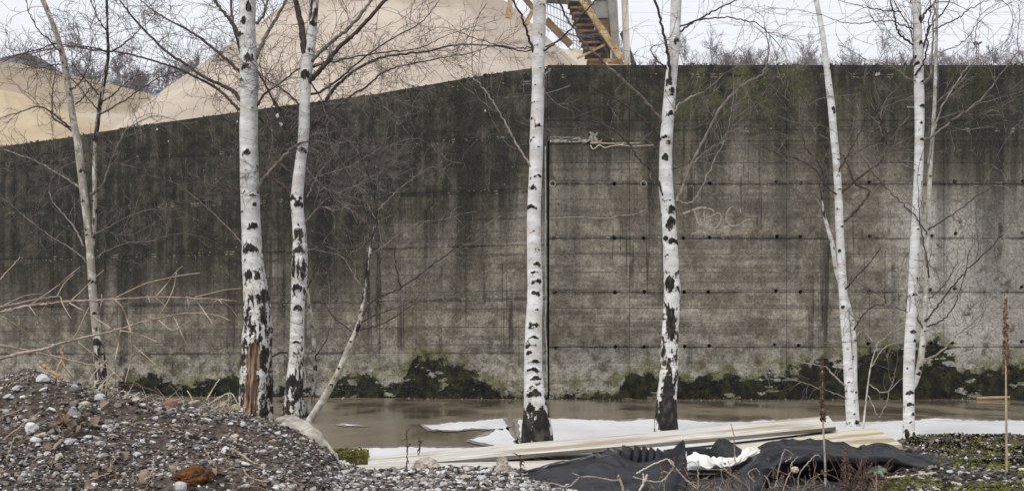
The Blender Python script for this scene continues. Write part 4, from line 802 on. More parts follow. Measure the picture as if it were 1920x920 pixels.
# single stones big enough to pick up
def stone_mesh(seed, mat):
    r = np.random.default_rng(seed)
    import bmesh
    bm = bmesh.new(); bmesh.ops.create_icosphere(bm, subdivisions=2, radius=1)
    ax = r.uniform(.6, 1.25, 3); ax[2] *= .7
    for _ in range(9):
        nn = r.normal(0, 1, 3); nn /= np.linalg.norm(nn); dd = r.uniform(.55, .85)
        for v in bm.verts:
            t = np.dot(v.co, nn) - dd
            if t > 0: v.co -= Vector(nn * t)
    for v in bm.verts: v.co = Vector(np.array(v.co) * ax * (1 + .06 * r.normal()))
    me = bpy.data.meshes.new('stone'); bm.to_mesh(me); bm.free(); me.materials.append(mat)
    me.polygons.foreach_set('use_smooth', np.zeros(len(me.polygons), bool)); return me
def objstone(name, cols, speck=.12, scale=30):
    k = NT(name); p = k.pos(); n = k.noise(p, scale, 5, .65); k.bump(k.noise(p, 90, 4), .4, .004)
    return k.out(k.ramp(k.math('ADD', k.math('MULTIPLY', k.rnd(), .8), k.math('MULTIPLY', n, .3)), cols), .85, .3)
ST_G = objstone('grey_stone', [(.1, (.11, .105, .105)), (.4, (.22, .22, .225)), (.6, (.17, .145, .125)), (.8, (.33, .335, .345)), (1, (.48, .48, .48))])
ST_L = objstone('pale_stone', [(.1, (.40, .40, .41)), (.6, (.52, .52, .53)), (1, (.62, .61, .60))])
ST_B = objstone('buff_stone', [(.1, (.34, .29, .22)), (.6, (.42, .36, .27)), (1, (.5, .46, .38))])
meshes = [stone_mesh(200 + i, ST_G) for i in range(10)]
def hit(x, y, dmin=3.3, dmax=8):
    """where the sight line through a photo pixel meets the terrain"""
    d = np.linspace(dmin, dmax, 1500); X = (x - 960) * d / F; Z = HC + (HY - y) * d / F; t = terrain(X, d); i = np.argmax(Z <= t)
    if Z[i] > t[i]: i = np.argmin(Z - t)
    return np.array([X[i], d[i], t[i]])
def put_stone(x, y, wpx, me, label, group=None, rot=None, sq=(1, 1, 1), cat='stone', name='stone'):
    p = hit(x, y); s = wpx * p[1] / F / 2; o = bpy.data.objects.new(name, me); COL.objects.link(o)
    o.location = (p[0], p[1], p[2] + s * .25); o.scale = (s * sq[0], s * sq[1], s * sq[2]); o.rotation_euler = rot or (random.uniform(-.5, .5), random.uniform(-.5, .5), random.uniform(0, 6.3)); return tag(o, label, cat, group)
ml = [stone_mesh(300 + i, ST_L) for i in range(4)]; mbf = [stone_mesh(320 + i, ST_B) for i in range(3)]; mdk = [stone_mesh(330 + i, objstone('dark_stone', [(0, (.06, .055, .06)), (1, (.14, .13, .14))])) for i in range(2)]
mrd = [stone_mesh(340, objstone('brick_red_stone', [(0, (.16, .085, .06)), (1, (.25, .14, .095))]))]; mw = [stone_mesh(345, objstone('white_stone', [(0, (.66, .65, .62)), (1, (.75, .74, .72))]))]
special = [(186, 750, 30, ml[0], 'large pale grey rounded stone on the crest of the mound beneath the thin birch'), (80, 715, 34, ml[1], 'pale grey split stone at the very top of the mound'),
    (58, 806, 28, ml[2], 'tall pale angular stone low on the left of the mound'), (66, 829, 26, stone_mesh(350, ST_L), 'bluish slanting stone just under the tall pale angular one'), (80, 818, 22, mbf[0], 'flat buff stone wedged between two bluish stones'),
    (97, 820, 17, stone_mesh(351, ST_G), 'small grey stone right of the flat buff stone'), (128, 832, 22, ml[3], 'pale wedge stone standing alone left of the dead leaves'), (134, 783, 34, stone_mesh(352, ST_G), 'bluish grey slab stone above the dead leaves'),
    (138, 760, 24, stone_mesh(353, ST_G), 'dark-faced grey stone left of the buff pebble'), (162, 761, 20, mbf[1], 'round buff pebble right of the dark-faced stone'), (43, 746, 14, mw[0], 'small pure white pebble near the mound top'),
    (204, 795, 28, stone_mesh(354, ST_G), 'greenish grey flat stone in the middle of the mound'), (266, 762, 18, mw[0], 'white chip near the crest, below the green moss on the wall'), (252, 754, 26, mbf[2], 'cream flat stone on the crest behind the white chip'),
    (362, 760, 26, mbf[0], 'tan stone with an orange edge on the mound crest'), (320, 763, 30, mrd[0], 'rust red brick fragment half buried on the crest'), (372, 841, 18, mdk[0], 'dark rounded stone right of the mound middle'), (392, 824, 26, mdk[1], 'dark purplish wedge stone on the right of the mound'),
    (420, 823, 13, ml[0], 'small bluish white stone standing upright right of the purplish wedge'), (455, 798, 20, ml[1], 'pale pointed stone near the thick birch foot'), (175, 911, 16, mw[0], 'white round stone at the bottom edge of the mound'),
    (418, 762, 22, stone_mesh(355, ST_B), 'pinkish buff stone left of the torn birch foot'), (443, 764, 26, stone_mesh(356, ST_B), 'broad pinkish stone touching the torn birch foot'), (318, 892, 15, ml[2], 'white stone left of the rusty clump'), (340, 918, 34, ml[3], 'rounded grey stone at the bottom below the rusty clump'),
    (1612, 812 + 12, 22, mrd[0], 'dull red angular stone beside the foot of the forked-stem birch on the right bank'), (1760, 862, 15, mw[0], 'white pebble just above the pointed tip of black sheeting'), (1690, 832, 14, mdk[0], 'dark stone at the near end of the widest board'),
    (905, 899, 20, ml[1], 'white angular stone among the pebbles left of the black sheeting'), (870, 897, 17, mbf[1], 'cream stone among the pebbles under the middle boulder')]
for x, y, wd, me, lab in special: put_stone(x, y, wd, me, lab)
r2 = random.Random(8)
ZONES = [(30, 730, 'just below the mound top'), (30, 790, 'at the left edge above the pale angular stone'), (40, 880, 'in the bottom left corner of the mound'), (120, 770, 'around the bluish slab stone'), (140, 850, 'below the upper leaf cluster'), (220, 780, 'near the greenish flat stone'), (210, 890, 'among the lower leaves'),
         (280, 830, 'in the middle of the mound'), (300, 775, 'below the brick fragment'), (300, 890, 'left of the rusty clump'), (370, 800, 'above the dark purplish wedge'), (420, 860, 'up-slope from the rusty clump'), (440, 905, 'right of the rusty clump'), (480, 800, 'under the torn birch foot'), (510, 870, 'beside the curved concrete lump')]
KINDS_ = [('grey', ST_G), ('pale', ST_L), ('buff', ST_B), ('brown', objstone('brown_stone', [(0, (.10, .075, .06)), (1, (.24, .18, .14))])), ('dark', objstone('blackish_stone', [(0, (.04, .038, .04)), (1, (.10, .095, .10))]))]
KM = [(nm, [stone_mesh(500 + 10 * i + j, mt) for j in range(4)]) for i, (nm, mt) in enumerate(KINDS_)]
def zone(x, y): return min(ZONES, key=lambda z: (z[0] - x) ** 2 + (z[1] - y) ** 2)[2]
for i in range(240):
    nm, ms_ = r2.choice(KM + KM[:2]); x = r2.uniform(0, 520); cy = np.interp(x, [q[0] for q in CREST], [q[1] for q in CREST]); y = r2.uniform(cy + 4, 915); wd = r2.choice([9, 10, 11, 12, 13, 15, 18, 21])
    sz_ = 'tiny' if wd < 11 else 'small' if wd < 14 else 'larger'; put_stone(x, y, wd, r2.choice(ms_), f'{sz_} {nm} stone {zone(x, y)}', 'small stones on the mound', sq=(1.1, .9, r2.uniform(.6, 1)))
FZ = [(670, 890, 'beside the curved concrete lump'), (720, 895, 'before the left plank end'), (765, 905, 'below the dotted weed stem'), (800, 900, 'under the crusty buff boulder'), (850, 890, 'right of the crusty buff boulder'), (885, 910, 'below the white angular stone'), (930, 900, 'below the pair of crusty boulders'), (975, 900, 'at the left edge of the black sheeting')]
for i in range(46): nm, ms_ = r2.choice(KM); x, y, wd = r2.uniform(650, 985), r2.uniform(884, 918), r2.choice([9, 10, 11, 13]); put_stone(x, y, wd, r2.choice(ms_), f"{'tiny' if wd < 11 else 'small'} {nm} pebble {min(FZ, key=lambda z: (z[0] - x) ** 2 + (z[1] - y) ** 2)[2]}", 'pebbles in front of the planks')
BZ = [(1710, 838, 'behind the tapering end of the black sheeting'), (1770, 845, 'on the bank crest above the pointed tip'), (1830, 845, 'on the bank crest left of the tall seed spike'), (1905, 845, 'on the bank crest right of the tall seed spike'), (1830, 890, 'left of the tall seed stalk'), (1905, 890, 'right of the tall seed stalk'), (1760, 905, 'below the pointed tip of the sheeting'), (1700, 900, 'under the largest black sheet')]
for i in range(40): nm, ms_ = r2.choice(KM); x, y, wd = r2.uniform(1690, 1915), r2.uniform(838, 915), r2.choice([8, 9, 10, 12]); put_stone(x, y, wd, r2.choice(ms_), f"{'tiny' if wd < 10 else 'small'} {nm} pebble {min(BZ, key=lambda z: (z[0] - x) ** 2 + (z[1] - y) ** 2)[2]}", 'pebbles on the right bank')
# lumpy boulders
def boulder(name, c, rad, label, mat, seed, cat='boulder', amp=.22, fr=2.2):
    import bmesh
    bm = bmesh.new(); bmesh.ops.create_icosphere(bm, subdivisions=5, radius=1)
    V = np.array([v.co for v in bm.verts]); n = fbm(V * fr + seed, seed, 5) - .5; n2 = fbm(V * fr * 4 + seed, seed + 4, 3) - .5
    V = V * (1 + 2 * amp * n + amp * .7 * n2)[:, None] * np.array(rad)
    for v, q in zip(bm.verts, V): v.co = q
    me = bpy.data.meshes.new(name); bm.to_mesh(me); bm.free(); me.materials.append(mat); me.polygons.foreach_set('use_smooth', np.ones(len(me.polygons), bool))
    o = bpy.data.objects.new(name, me); COL.objects.link(o); o.location = c; return tag(o, label, cat)
BLD = flat('crusty_buff_rock', (.20, .165, .12), (.55, .50, .42), 26, bump=.9, bd=.01)
PALE = flat('pale_mortar', (.22, .20, .16), (.56, .53, .46), 14, bump=.8, bd=.01)
def onray(x, y, d): return tuple(P(x, y, d))
boulder('boulder', onray(799, 876, 5.25), (.066, .055, .052), 'crusty buff boulder sitting in front of the left planks', BLD, 3)
boulder('boulder', onray(942, 866, 5.22), (.028, .028, .030), 'smaller upper one of two crusty boulders by the black sheeting', BLD, 5)
boulder('boulder', onray(944, 883, 5.1), (.045, .04, .036), 'lower of two crusty boulders by the black sheeting', BLD, 7)
boulder('boulder', onray(541, 792, 5.6), (.062, .06, .042), 'rounded cream boulder at the foot of the forked birch', PALE, 9)
RUST = flat('rusty_orange', (.022, .012, .007), (.20, .085, .024), 24, bump=1, bd=.02)
boulder('rusty_clump', tuple(hit(366, 900) + np.array([0, 0, .005])), (.062, .055, .040), 'orange rusty crumbling clump low on the mound', RUST, 13, 'rusty clump', .35, 3)
# old curved concrete kerb sticking out of the mound
c = catmull([P(520, 815, 5.35), P(560, 806, 5.35), P(588, 826, 5.32), (P(606, 850, 5.3)), P(626, 884, 5.25), P(646, 925, 5.2)], 60); m = MB()
rad = np.interp(np.linspace(0, 1, 60), [0, .2, .7, 1], [.045, .055, .05, .045]); m.tube(c, rad * (1 + .12 * (fbm(c * 9, 5, 3) - .5)), 18)
V = m.v[0]; V += ((fbm(V * 30, 8, 3) - .5) * .012)[:, None]; m.v[0] = V
tag(m.build('concrete_kerb', PALE, smooth=True), 'curved pale concrete lump sticking out of the right flank of the mound', 'concrete lump')

# dead leaves
def leafmat():
    k = NT('dead_leaf'); n = k.noise(k.pos(), 40, 4, .6)
    return k.out(k.ramp(k.math('ADD', k.math('MULTIPLY', k.rnd(), .7), k.math('MULTIPLY', n, .3)), [(.1, (.13, .085, .055)), (.5, (.23, .165, .12)), (1, (.38, .30, .23))]), .8, .2)
LEAF = leafmat()
def leaf_mesh(seed):
    r = np.random.default_rng(seed); u = np.linspace(0, 1, 7); prof = np.array([.04, .28, .42, .46, .4, .24, .02]) * r.uniform(.8, 1.1); V = []
    cu, tw = r.uniform(-1.2, 1.2), r.uniform(.3, 1.4)
    for k, a in enumerate(u):
        for s in (-1, -.5, 0, .5, 1):
            wv = prof[k] * (1 + .18 * r.normal()); V.append((a - .5, s * wv, cu * (a - .5) ** 2 + tw * (s * wv) ** 2 * 1.3 + .03 * r.normal()))
    m = MB(); m.add(V, grid_faces(7, 5)); o = m.build('dead_leaf', LEAF, smooth=True); me = o.data; bpy.data.objects.remove(o); return me
lm = [leaf_mesh(i) for i in range(6)]
def where(x, y, cx, cy):
    a = math.degrees(math.atan2(cy - y, x - cx)) % 360; d = math.hypot(x - cx, y - cy)
    return ('middle' if d < 9 else ('inner ' if d < 24 else 'outer ') + ['right', 'upper right', 'top', 'upper left', 'left', 'lower left', 'bottom', 'lower right'][int((a + 22.5) // 45) % 8] + ' side')
for i in range(46):
    if i < 22: x, y = r2.gauss(140, 26), r2.gauss(805, 18)
    elif i < 38: x, y = r2.gauss(215, 28), r2.gauss(893, 16)
    else: x, y = r2.uniform(0, 480), r2.uniform(800, 915)
    p = hit(x, y); o = bpy.data.objects.new('dead_leaf', lm[i % 6]); COL.objects.link(o); s = r2.uniform(.024, .052) * (.85 if i > 30 else 1)
    o.location = (p[0], p[1] - .01, p[2] + .018); o.scale = (s, s, s); o.rotation_euler = (r2.uniform(-1.2, 1.2), r2.uniform(-1.2, 1.2), r2.uniform(0, 6.3))
    tag(o, *((f"curled brown dead leaf at the {where(x, y, 140, 805)} of the upper leaf cluster", 'dead leaf', 'upper leaf cluster') if i < 22 else (f"crumpled brown dead leaf at the {where(x, y, 215, 893)} of the lower leaf cluster", 'dead leaf', 'lower leaf cluster') if i < 38 else (f"single brown dead leaf {zone(x, y)}", 'dead leaf', 'scattered leaves')))

m = MB(); r5 = np.random.default_rng(15); rg = screen_region(-60, 660, 690, 960)(r5, 420)
for p in rg:
    a = r5.uniform(0, 6.28); w_ = walk(r5, p + np.array([0, 0, .008]), np.array([math.cos(a), math.sin(a) * .6, r5.normal(.05, .25)]), r5.uniform(.02, .11), .16, 6); m.tube(w_, np.linspace(.0016, .0008, 7), 4, False)
tag(m.build('twig_litter', flat('litter_twigs', (.12, .085, .06), (.42, .34, .25), 30)), 'small dry twigs and straws littered over the left mound', 'twig litter', kind='stuff')
m = MB(); rg = screen_region(-60, 660, 690, 960)(r5, 500)
for p in rg:
    if fbm(np.array([[p[0] * 3, p[1] * 3, 0]]), 9, 2)[0] < .5: continue
    s_ = r5.uniform(.006, .018); q4 = np.array([(-1, -.6, 0), (.2, -.9, .3), (1, .2, 0), (-.1, .8, .5)]) * s_; a = r5.uniform(0, 6.28); ro = np.array([(math.cos(a), -math.sin(a), 0), (math.sin(a), math.cos(a), 0), (0, 0, 1)]); m.add(q4 @ ro.T + p + np.array([0, 0, .008]), [(0, 1, 2, 3)])
tag(m.build('leaf_litter', LEAF), 'brown leaf fragments littered over the left mound', 'leaf litter', kind='stuff')

# ---------------------------------------------------------------- planks
def woodmat(name, a, b, knot=True, stain=(.28, .20, .10)):
    k = NT(name); v = k.uv(); g1 = k.noise(k.vmul(v, (2.2, 70, 1)), 1, 5, .6, .3); g2 = k.noise(k.vmul(v, (.9, 5, 1)), 1, 3)
    c = k.mix(k.step(g1, .35, .68), a, b); c = k.mix(k.math('MULTIPLY', k.step(g2, .48, .62), .7), c, stain); c = k.mix(k.math('MULTIPLY', k.step(k.noise(k.vmul(v, (5, 30, 1)), 1, 4), .62, .68), .65), c, (.16, .12, .07)); c = k.mix(k.math('MULTIPLY', k.step(k.noise(k.vmul(v, (1.6, 9, 1)), 1, 6, .7), .56, .66), .55), c, (.20, .165, .12))
    k.bump(g1, .3, .003); return k.out(c, .8, .2)
W1 = woodmat('weathered_white_board', (.40, .375, .32), (.70, .68, .63)); W2 = woodmat('yellowed_board', (.44, .39, .28), (.66, .62, .52)); W3 = woodmat('grey_edge_wood', (.10, .09, .065), (.24, .215, .17), stain=(.06, .05, .035))
def plank(fl, fr, nr, nl, th, mat, edge, label, seed, knots=()):
    """board from its four top corners (px, py, depth): far-left, far-right, near-right, near-left"""
    c = [P(*q) for q in (fl, fr, nr, nl)]; cen = np.mean(c, 0); root = empty('plank', (cen[0], cen[1], cen[2] - th), label, 'plank', 'loose planks')
    n = 40; u = np.linspace(0, 1, n); up = np.cross(c[1] - c[0], c[0] - c[3]); up /= np.linalg.norm(up); up = up if up[2] > 0 else -up
    far = c[0] + (c[1] - c[0]) * u[:, None]; near = c[3] + (c[2] - c[3]) * u[:, None]; r = np.random.default_rng(seed)
    wv = .006 * np.sin(u * 3 + seed) + .002 * (fbm(np.stack([u * 9, u * 0 + seed, u * 0], 1), seed) - .5); far = far + up * wv[:, None]; near = near + up * wv[:, None]
    k = 5; V = []; UV = []
    L = np.linalg.norm(c[1] - c[0]); Wd = np.linalg.norm(c[0] - c[3])
    for j in range(k):
        t = j / (k - 1); cup = .003 * math.sin(t * math.pi); V.append(far * (1 - t) + near * t + up * cup); UV.append(np.stack([u * L, np.full(n, t * Wd + seed)], 1))
    m = MB(); m.add(np.vstack(V), grid_faces(k, n)); m.build('board_face', mat, root, smooth=False, uv=np.vstack(UV))
    m = MB(); e = .002; A = [far - up * e, near - up * e, near - up * th, far - up * th]; V = np.stack(A, 1).reshape(-1, 3)
    q = [(i * 4 + a, i * 4 + (a + 1) % 4, i * 4 + 4 + (a + 1) % 4, i * 4 + 4 + a) for i in range(n - 1) for a in range(4)] + [(0, 3, 2, 1), tuple(n * 4 - 4 + a for a in range(4))]
    uvv = np.stack([np.repeat(u * L, 4), np.tile([0, .03, .06, .09], n) + seed * .7], 1); m.add(V, q); m.build('board_edge', edge, root, uv=uvv)
    for (kx, ky, kd, kr) in knots:
        m = MB(); pc = P(kx, ky, kd); rocks(m, np.array([pc]), np.array([kr]), 3, (1.6, .5, .8)); m.build('knot', KNOT, root)
KNOT = flat('bark_knot', (.06, .035, .025), (.22, .13, .09), 40)
plank((690, 858, 5.95), (1553, 777, 6.75), (1567, 798, 6.3), (690, 879, 5.5), .021, W1, W3, 'longest whitish plank lying on top, from the pebbles to behind the sheeting', 2, [(1122, 846, 5.98, .03)])
plank((1250, 840, 6.15), (1572, 806, 6.45), (1581, 813, 6.28), (1262, 848, 5.9), .03, W1, W3, 'narrow plank with a brown end knot under the top plank', 4, [(1506, 822, 6.22, .02)])
plank((1360, 836, 6.1), (1640, 802, 6.45), (1692, 834, 5.75), (1400, 858, 5.4), .024, W2, W2, 'wide cream board whose right end sticks out past the others', 6)
plank((650, 874, 5.48), (1100, 858, 5.75), (1112, 874, 5.38), (636, 886, 5.2), .025, W1, W2, 'lowest left plank half covered by pebbles', 8)
plank((1430, 828, 6.2), (1600, 818, 6.35), (1604, 824, 6.1), (1436, 838, 6.0), .02, W2, W3, 'short yellow board between the stacked planks', 10)

# ---------------------------------------------------------------- black sheeting
def rubber():
    k = NT('black_rubber'); p = k.pos(); n = k.noise(p, 7, 6, .65); f = k.noise(p, 240, 2, .5); dust = k.noise(p, 30, 5, .7); at = k.attr('dust')
    c = k.mix(k.step(n, .35, .7), (.0028, .0031, .0048), (.0075, .0081, .0115)); c = k.mix(k.math('MULTIPLY', k.step(f, .55, .7), .3), c, (.026, .028, .036))
    c = k.mix(k.math('MULTIPLY', k.step(k.math('ADD', at, k.math('MULTIPLY', k.math('SUBTRACT', dust, .5), 1.6)), .45, .75), .75), c, (.34, .34, .37))
    k.bump(k.math('ADD', k.math('MULTIPLY', f, .5), n), .22, .004); return k.out(c, .32, .17)
RUB = rubber()
def bez(rows, nu, nv):
    a = np.array([catmull(r, nu) for r in rows]); return np.array([catmull(a[:, i], nv) for i in range(nu)]).transpose(1, 0, 2)
def sheet(rows, mat, th, par, name, wr=.010, seed=0, nu=90, nv=40, dust=None, rib=None):
    g = bez([[P(*q) for q in r] for r in rows], nu, nv); sh = g.shape[:2]
    du = np.gradient(g, axis=1); dv = np.gradient(g, axis=0); nn = np.cross(du, dv); nn /= np.linalg.norm(nn, axis=2)[..., None] + 1e-9; nn *= np.where(nn[..., 1:2] > 0, -1, 1)
    nz = (fbm(g * np.array([5, 5, 6]), seed, 3) - .5) * wr * 2 + (fbm(g * np.array([17, 17, 20]), seed + 2, 2) - .5) * wr * .5
    rd = 1 - np.abs(2 * fbm(g * np.array([6, 6, 9]) + 3.7, seed + 9, 2) - 1); nz = nz + wr * 1.5 * np.clip(rd - .78, 0, 1) * 4.5 * (wr > .003)
    if rib is not None: nz = nz + rib(np.linspace(0, 1, nu)[None], np.linspace(0, 1, nv)[:, None])
    g = g + nn * nz[..., None]; back = g - nn * th; n = nu * nv; m = MB(); f = grid_faces(nv, nu)
    bd = [i for i in range(nu - 1)] ; q = []
    idx = np.arange(n).reshape(nv, nu); loop = list(idx[0]) + list(idx[1:, -1]) + list(idx[-1, -2::-1]) + list(idx[-2:0:-1, 0])
    for i in range(len(loop)): a, b = loop[i], loop[(i + 1) % len(loop)]; q.append((a, b, n + b, n + a))
    m.add(np.vstack([g.reshape(-1, 3), back.reshape(-1, 3)]), np.vstack([f, f[:, ::-1] + n, np.array(q)]))
    U, Vv = np.meshgrid(np.linspace(0, 1, nu), np.linspace(0, 1, nv)); D = (dust(U, Vv) if dust else 0 * U).ravel()
    return m.build(name, mat, par, smooth=True, attrs={'dust': np.concatenate([D, D])})
SE = np.array([0, .30, .48, .61, .72, .82, .91, 1.1])
def saw(u):
    i = np.clip(np.searchsorted(SE, np.clip(u, 0, 1.05), 'right') - 1, 0, 6); f = (np.clip(u, 0, 1.05) - SE[i]) / (SE[i + 1] - SE[i]); return .034 * (1 - f) ** .6 * np.clip(f * 14, 0, 1) * (1 - .07 * i)
t1 = empty('rubber_sheet', P(1120, 930, 4.7), 'black rubber sheet with a raised pointed corner and stacked pleats, on the left', 'rubber sheet', 'black sheeting')
sheet([[(978, 886, 5.15), (1040, 870, 5.2), (1100, 857, 5.25), (1140, 846, 5.25), (1160, 852, 5.2), (1195, 868, 5.1), (1235, 862, 5.05), (1266, 842, 5.0), (1281, 824, 5.0)],
       [(980, 890, 5.02), (1040, 876, 5.02), (1100, 866, 5.0), (1140, 862, 4.98), (1162, 870, 4.95), (1200, 880, 4.9), (1240, 874, 4.88), (1270, 855, 4.86), (1283, 842, 4.88)],
       [(985, 904, 4.85), (1040, 895, 4.8), (1100, 888, 4.76), (1140, 888, 4.74), (1165, 892, 4.72), (1205, 896, 4.7), (1245, 893, 4.68), (1272, 878, 4.68), (1285, 868, 4.72)],
       [(985, 930, 4.55), (1040, 930, 4.5), (1100, 930, 4.47), (1140, 930, 4.46), (1170, 930, 4.46), (1205, 930, 4.46), (1245, 930, 4.46), (1268, 926, 4.5), (1284, 915, 4.58)]], RUB, .008, t1, 'sheet', .008, 3,
      dust=lambda u, v: np.clip(.62 - np.abs(v - .12 - .0 * u) * 3.2, 0, 1) * (u < .45) * np.clip(1.25 - abs(u - .2) * 2.2, 0, 1))
sheet([[(1139, 851, 5.3), (1160, 845, 5.33), (1190, 843, 5.36), (1220, 845, 5.38), (1255, 850, 5.4)], [(1140, 862, 5.18), (1160, 856, 5.18), (1190, 856, 5.2), (1220, 858, 5.22), (1255, 860, 5.25)],
       [(1140, 884, 5.1), (1160, 886, 5.1), (1190, 886, 5.1), (1220, 884, 5.12), (1255, 878, 5.15)]], RUB, .008, t1, 'pleat', .002, 5, nu=260, rib=lambda u, v: saw(u + .05 * v * v),
      dust=lambda u, v: .55 * np.exp(-((u - .12) / .1) ** 2) + .3 * (np.abs(np.mod(u + .05 * v * v, .2) - .02) < .012))
sheet([[(1280, 826, 5.0), (1284, 850, 4.9), (1288, 880, 4.75), (1287, 915, 4.6)], [(1266, 850, 5.1), (1268, 870, 5.05), (1270, 890, 4.95), (1270, 925, 4.8)], [(1230, 866, 5.25), (1235, 885, 5.2), (1240, 905, 5.1), (1240, 930, 5.0)]], RUB, .008, t1, 'flap', .004, 7, 40, 24)
t2 = empty('rubber_sheet', P(1560, 930, 4.7), 'largest black rubber sheet humped over the boards and tapering to a point on the right', 'rubber sheet', 'black sheeting')
sheet([[(1290, 905, 5.0), (1350, 888, 5.15), (1395, 866, 5.3), (1420, 842, 5.42), (1450, 829, 5.45), (1500, 826, 5.45), (1560, 830, 5.4), (1610, 838, 5.32), (1635, 832, 5.3), (1660, 831, 5.25), (1700, 846, 5.2), (1760, 860, 5.1), (1814, 878, 5.02)],
       [(1295, 908, 4.9), (1350, 896, 4.98), (1395, 876, 5.05), (1425, 854, 5.1), (1455, 842, 5.12), (1500, 838, 5.12), (1560, 842, 5.1), (1610, 848, 5.08), (1640, 845, 5.06), (1668, 846, 5.04), (1705, 857, 5.0), (1758, 868, 4.98), (1814, 879, 5.0)],
       [(1300, 918, 4.75), (1350, 912, 4.75), (1400, 896, 4.72), (1430, 880, 4.72), (1460, 866, 4.72), (1500, 862, 4.74), (1560, 864, 4.76), (1610, 866, 4.78), (1645, 865, 4.80), (1675, 867, 4.82), (1710, 874, 4.84), (1755, 881, 4.90), (1813, 880, 4.98)],
       [(1300, 935, 4.5), (1350, 935, 4.48), (1400, 930, 4.46), (1430, 925, 4.5), (1460, 918, 4.85), (1500, 915, 5.02), (1560, 914, 5.08), (1610, 910, 5.1), (1650, 904, 5.1), (1680, 899, 5.08), (1715, 895, 5.06), (1752, 891, 5.02), (1812, 881, 4.99)]], RUB, .008, t2, 'sheet', .010, 11, 150, 50,
      dust=lambda u, v: .36 * np.exp(-((u - .78) / .06) ** 2 - ((v - .25) / .3) ** 2))
sheet([[(1606, 844, 5.28), (1625, 834, 5.33), (1645, 829, 5.36), (1668, 832, 5.34), (1690, 843, 5.27)], [(1610, 846, 5.2), (1628, 838, 5.26), (1646, 834, 5.28), (1666, 836, 5.26), (1688, 846, 5.2)]], RUB, .010, t2, 'fold_lip', .002, 13, 40, 8)
t3 = empty('rubber_sheet', P(1356, 860, 5.5), 'small dark triangular peak of rubber sheet behind the white cloth', 'rubber sheet', 'black sheeting')
sheet([[(1316, 850, 5.62), (1334, 838, 5.66), (1352, 822, 5.7), (1368, 826, 5.68), (1385, 838, 5.64), (1402, 848, 5.6)], [(1316, 854, 5.55), (1334, 848, 5.52), (1352, 838, 5.48), (1368, 842, 5.5), (1385, 848, 5.52), (1402, 854, 5.54)], [(1310, 866, 5.5), (1334, 866, 5.42), (1352, 864, 5.38), (1368, 864, 5.4), (1385, 864, 5.44), (1404, 864, 5.48)]], RUB, .008, t3, 'sheet', .006, 17, 40, 24)
sheet([[(1284, 846, 5.5), (1310, 842, 5.5), (1340, 848, 5.48), (1362, 854, 5.45)], [(1284, 852, 5.4), (1310, 850, 5.38), (1340, 856, 5.38), (1364, 859, 5.38)], [(1284, 862, 5.36), (1310, 862, 5.34), (1340, 864, 5.34), (1364, 864, 5.34)]], RUB, .006, t3, 'fold', .006, 19, 60, 20, rib=lambda u, v: .012 * np.sin(v * 14))
t4 = empty('rubber_sheet', P(1738, 925, 4.5), 'dark scrap of rubber sheet at the bottom edge under the pointed tip', 'rubber sheet', 'black sheeting')
sheet([[(1690, 915, 4.5), (1715, 902, 4.62), (1740, 896, 4.66), (1762, 903, 4.6), (1784, 914, 4.5)], [(1686, 925, 4.4), (1712, 916, 4.45), (1740, 912, 4.46), (1764, 916, 4.44), (1786, 924, 4.4)], [(1684, 940, 4.3), (1712, 940, 4.28), (1740, 940, 4.26), (1764, 940, 4.28), (1788, 940, 4.3)]], RUB, .008, t4, 'sheet', .006, 23, 40, 24)
t5 = empty('rubber_sheet', P(1560, 925, 4.6), 'shadowed lower lap of rubber sheet among the dry stems', 'rubber sheet', 'black sheeting')
sheet([[(1450, 905, 4.7), (1500, 898, 4.72), (1560, 900, 4.72), (1620, 905, 4.7)], [(1440, 920, 4.5), (1500, 916, 4.5), (1560, 918, 4.5), (1625, 920, 4.5)], [(1430, 945, 4.3), (1500, 945, 4.3), (1560, 945, 4.3), (1630, 945, 4.3)]], RUB, .008, t5, 'sheet', .01, 29, 50, 24)
CLOTH = flat('white_cloth', (.62, .61, .57), (.78, .77, .74), 12, .9, .1, .3, .004)
o = sheet([[(1283, 853, 5.3), (1300, 852, 5.32), (1330, 858, 5.3), (1350, 856, 5.3), (1380, 853, 5.32), (1395, 842, 5.36), (1415, 840, 5.38), (1428, 846, 5.3)],
       [(1283, 860, 5.15), (1300, 858, 5.12), (1325, 866, 5.1), (1350, 862, 5.08), (1378, 860, 5.1), (1392, 853, 5.14), (1410, 850, 5.18), (1424, 852, 5.2)],
       [(1284, 868, 5.1), (1300, 868, 5.08), (1325, 878, 5.05), (1350, 876, 5.03), (1375, 872, 5.04), (1390, 866, 5.08), (1405, 858, 5.12), (1420, 856, 5.16)]], CLOTH, .004, None, 'cloth', .012, 31, 120, 40, rib=lambda u, v: .007 * np.sin(u * 40 + v * 9) * np.sin(u * 13))
tag(o, 'crumpled white cloth showing between the two black sheets', 'cloth')
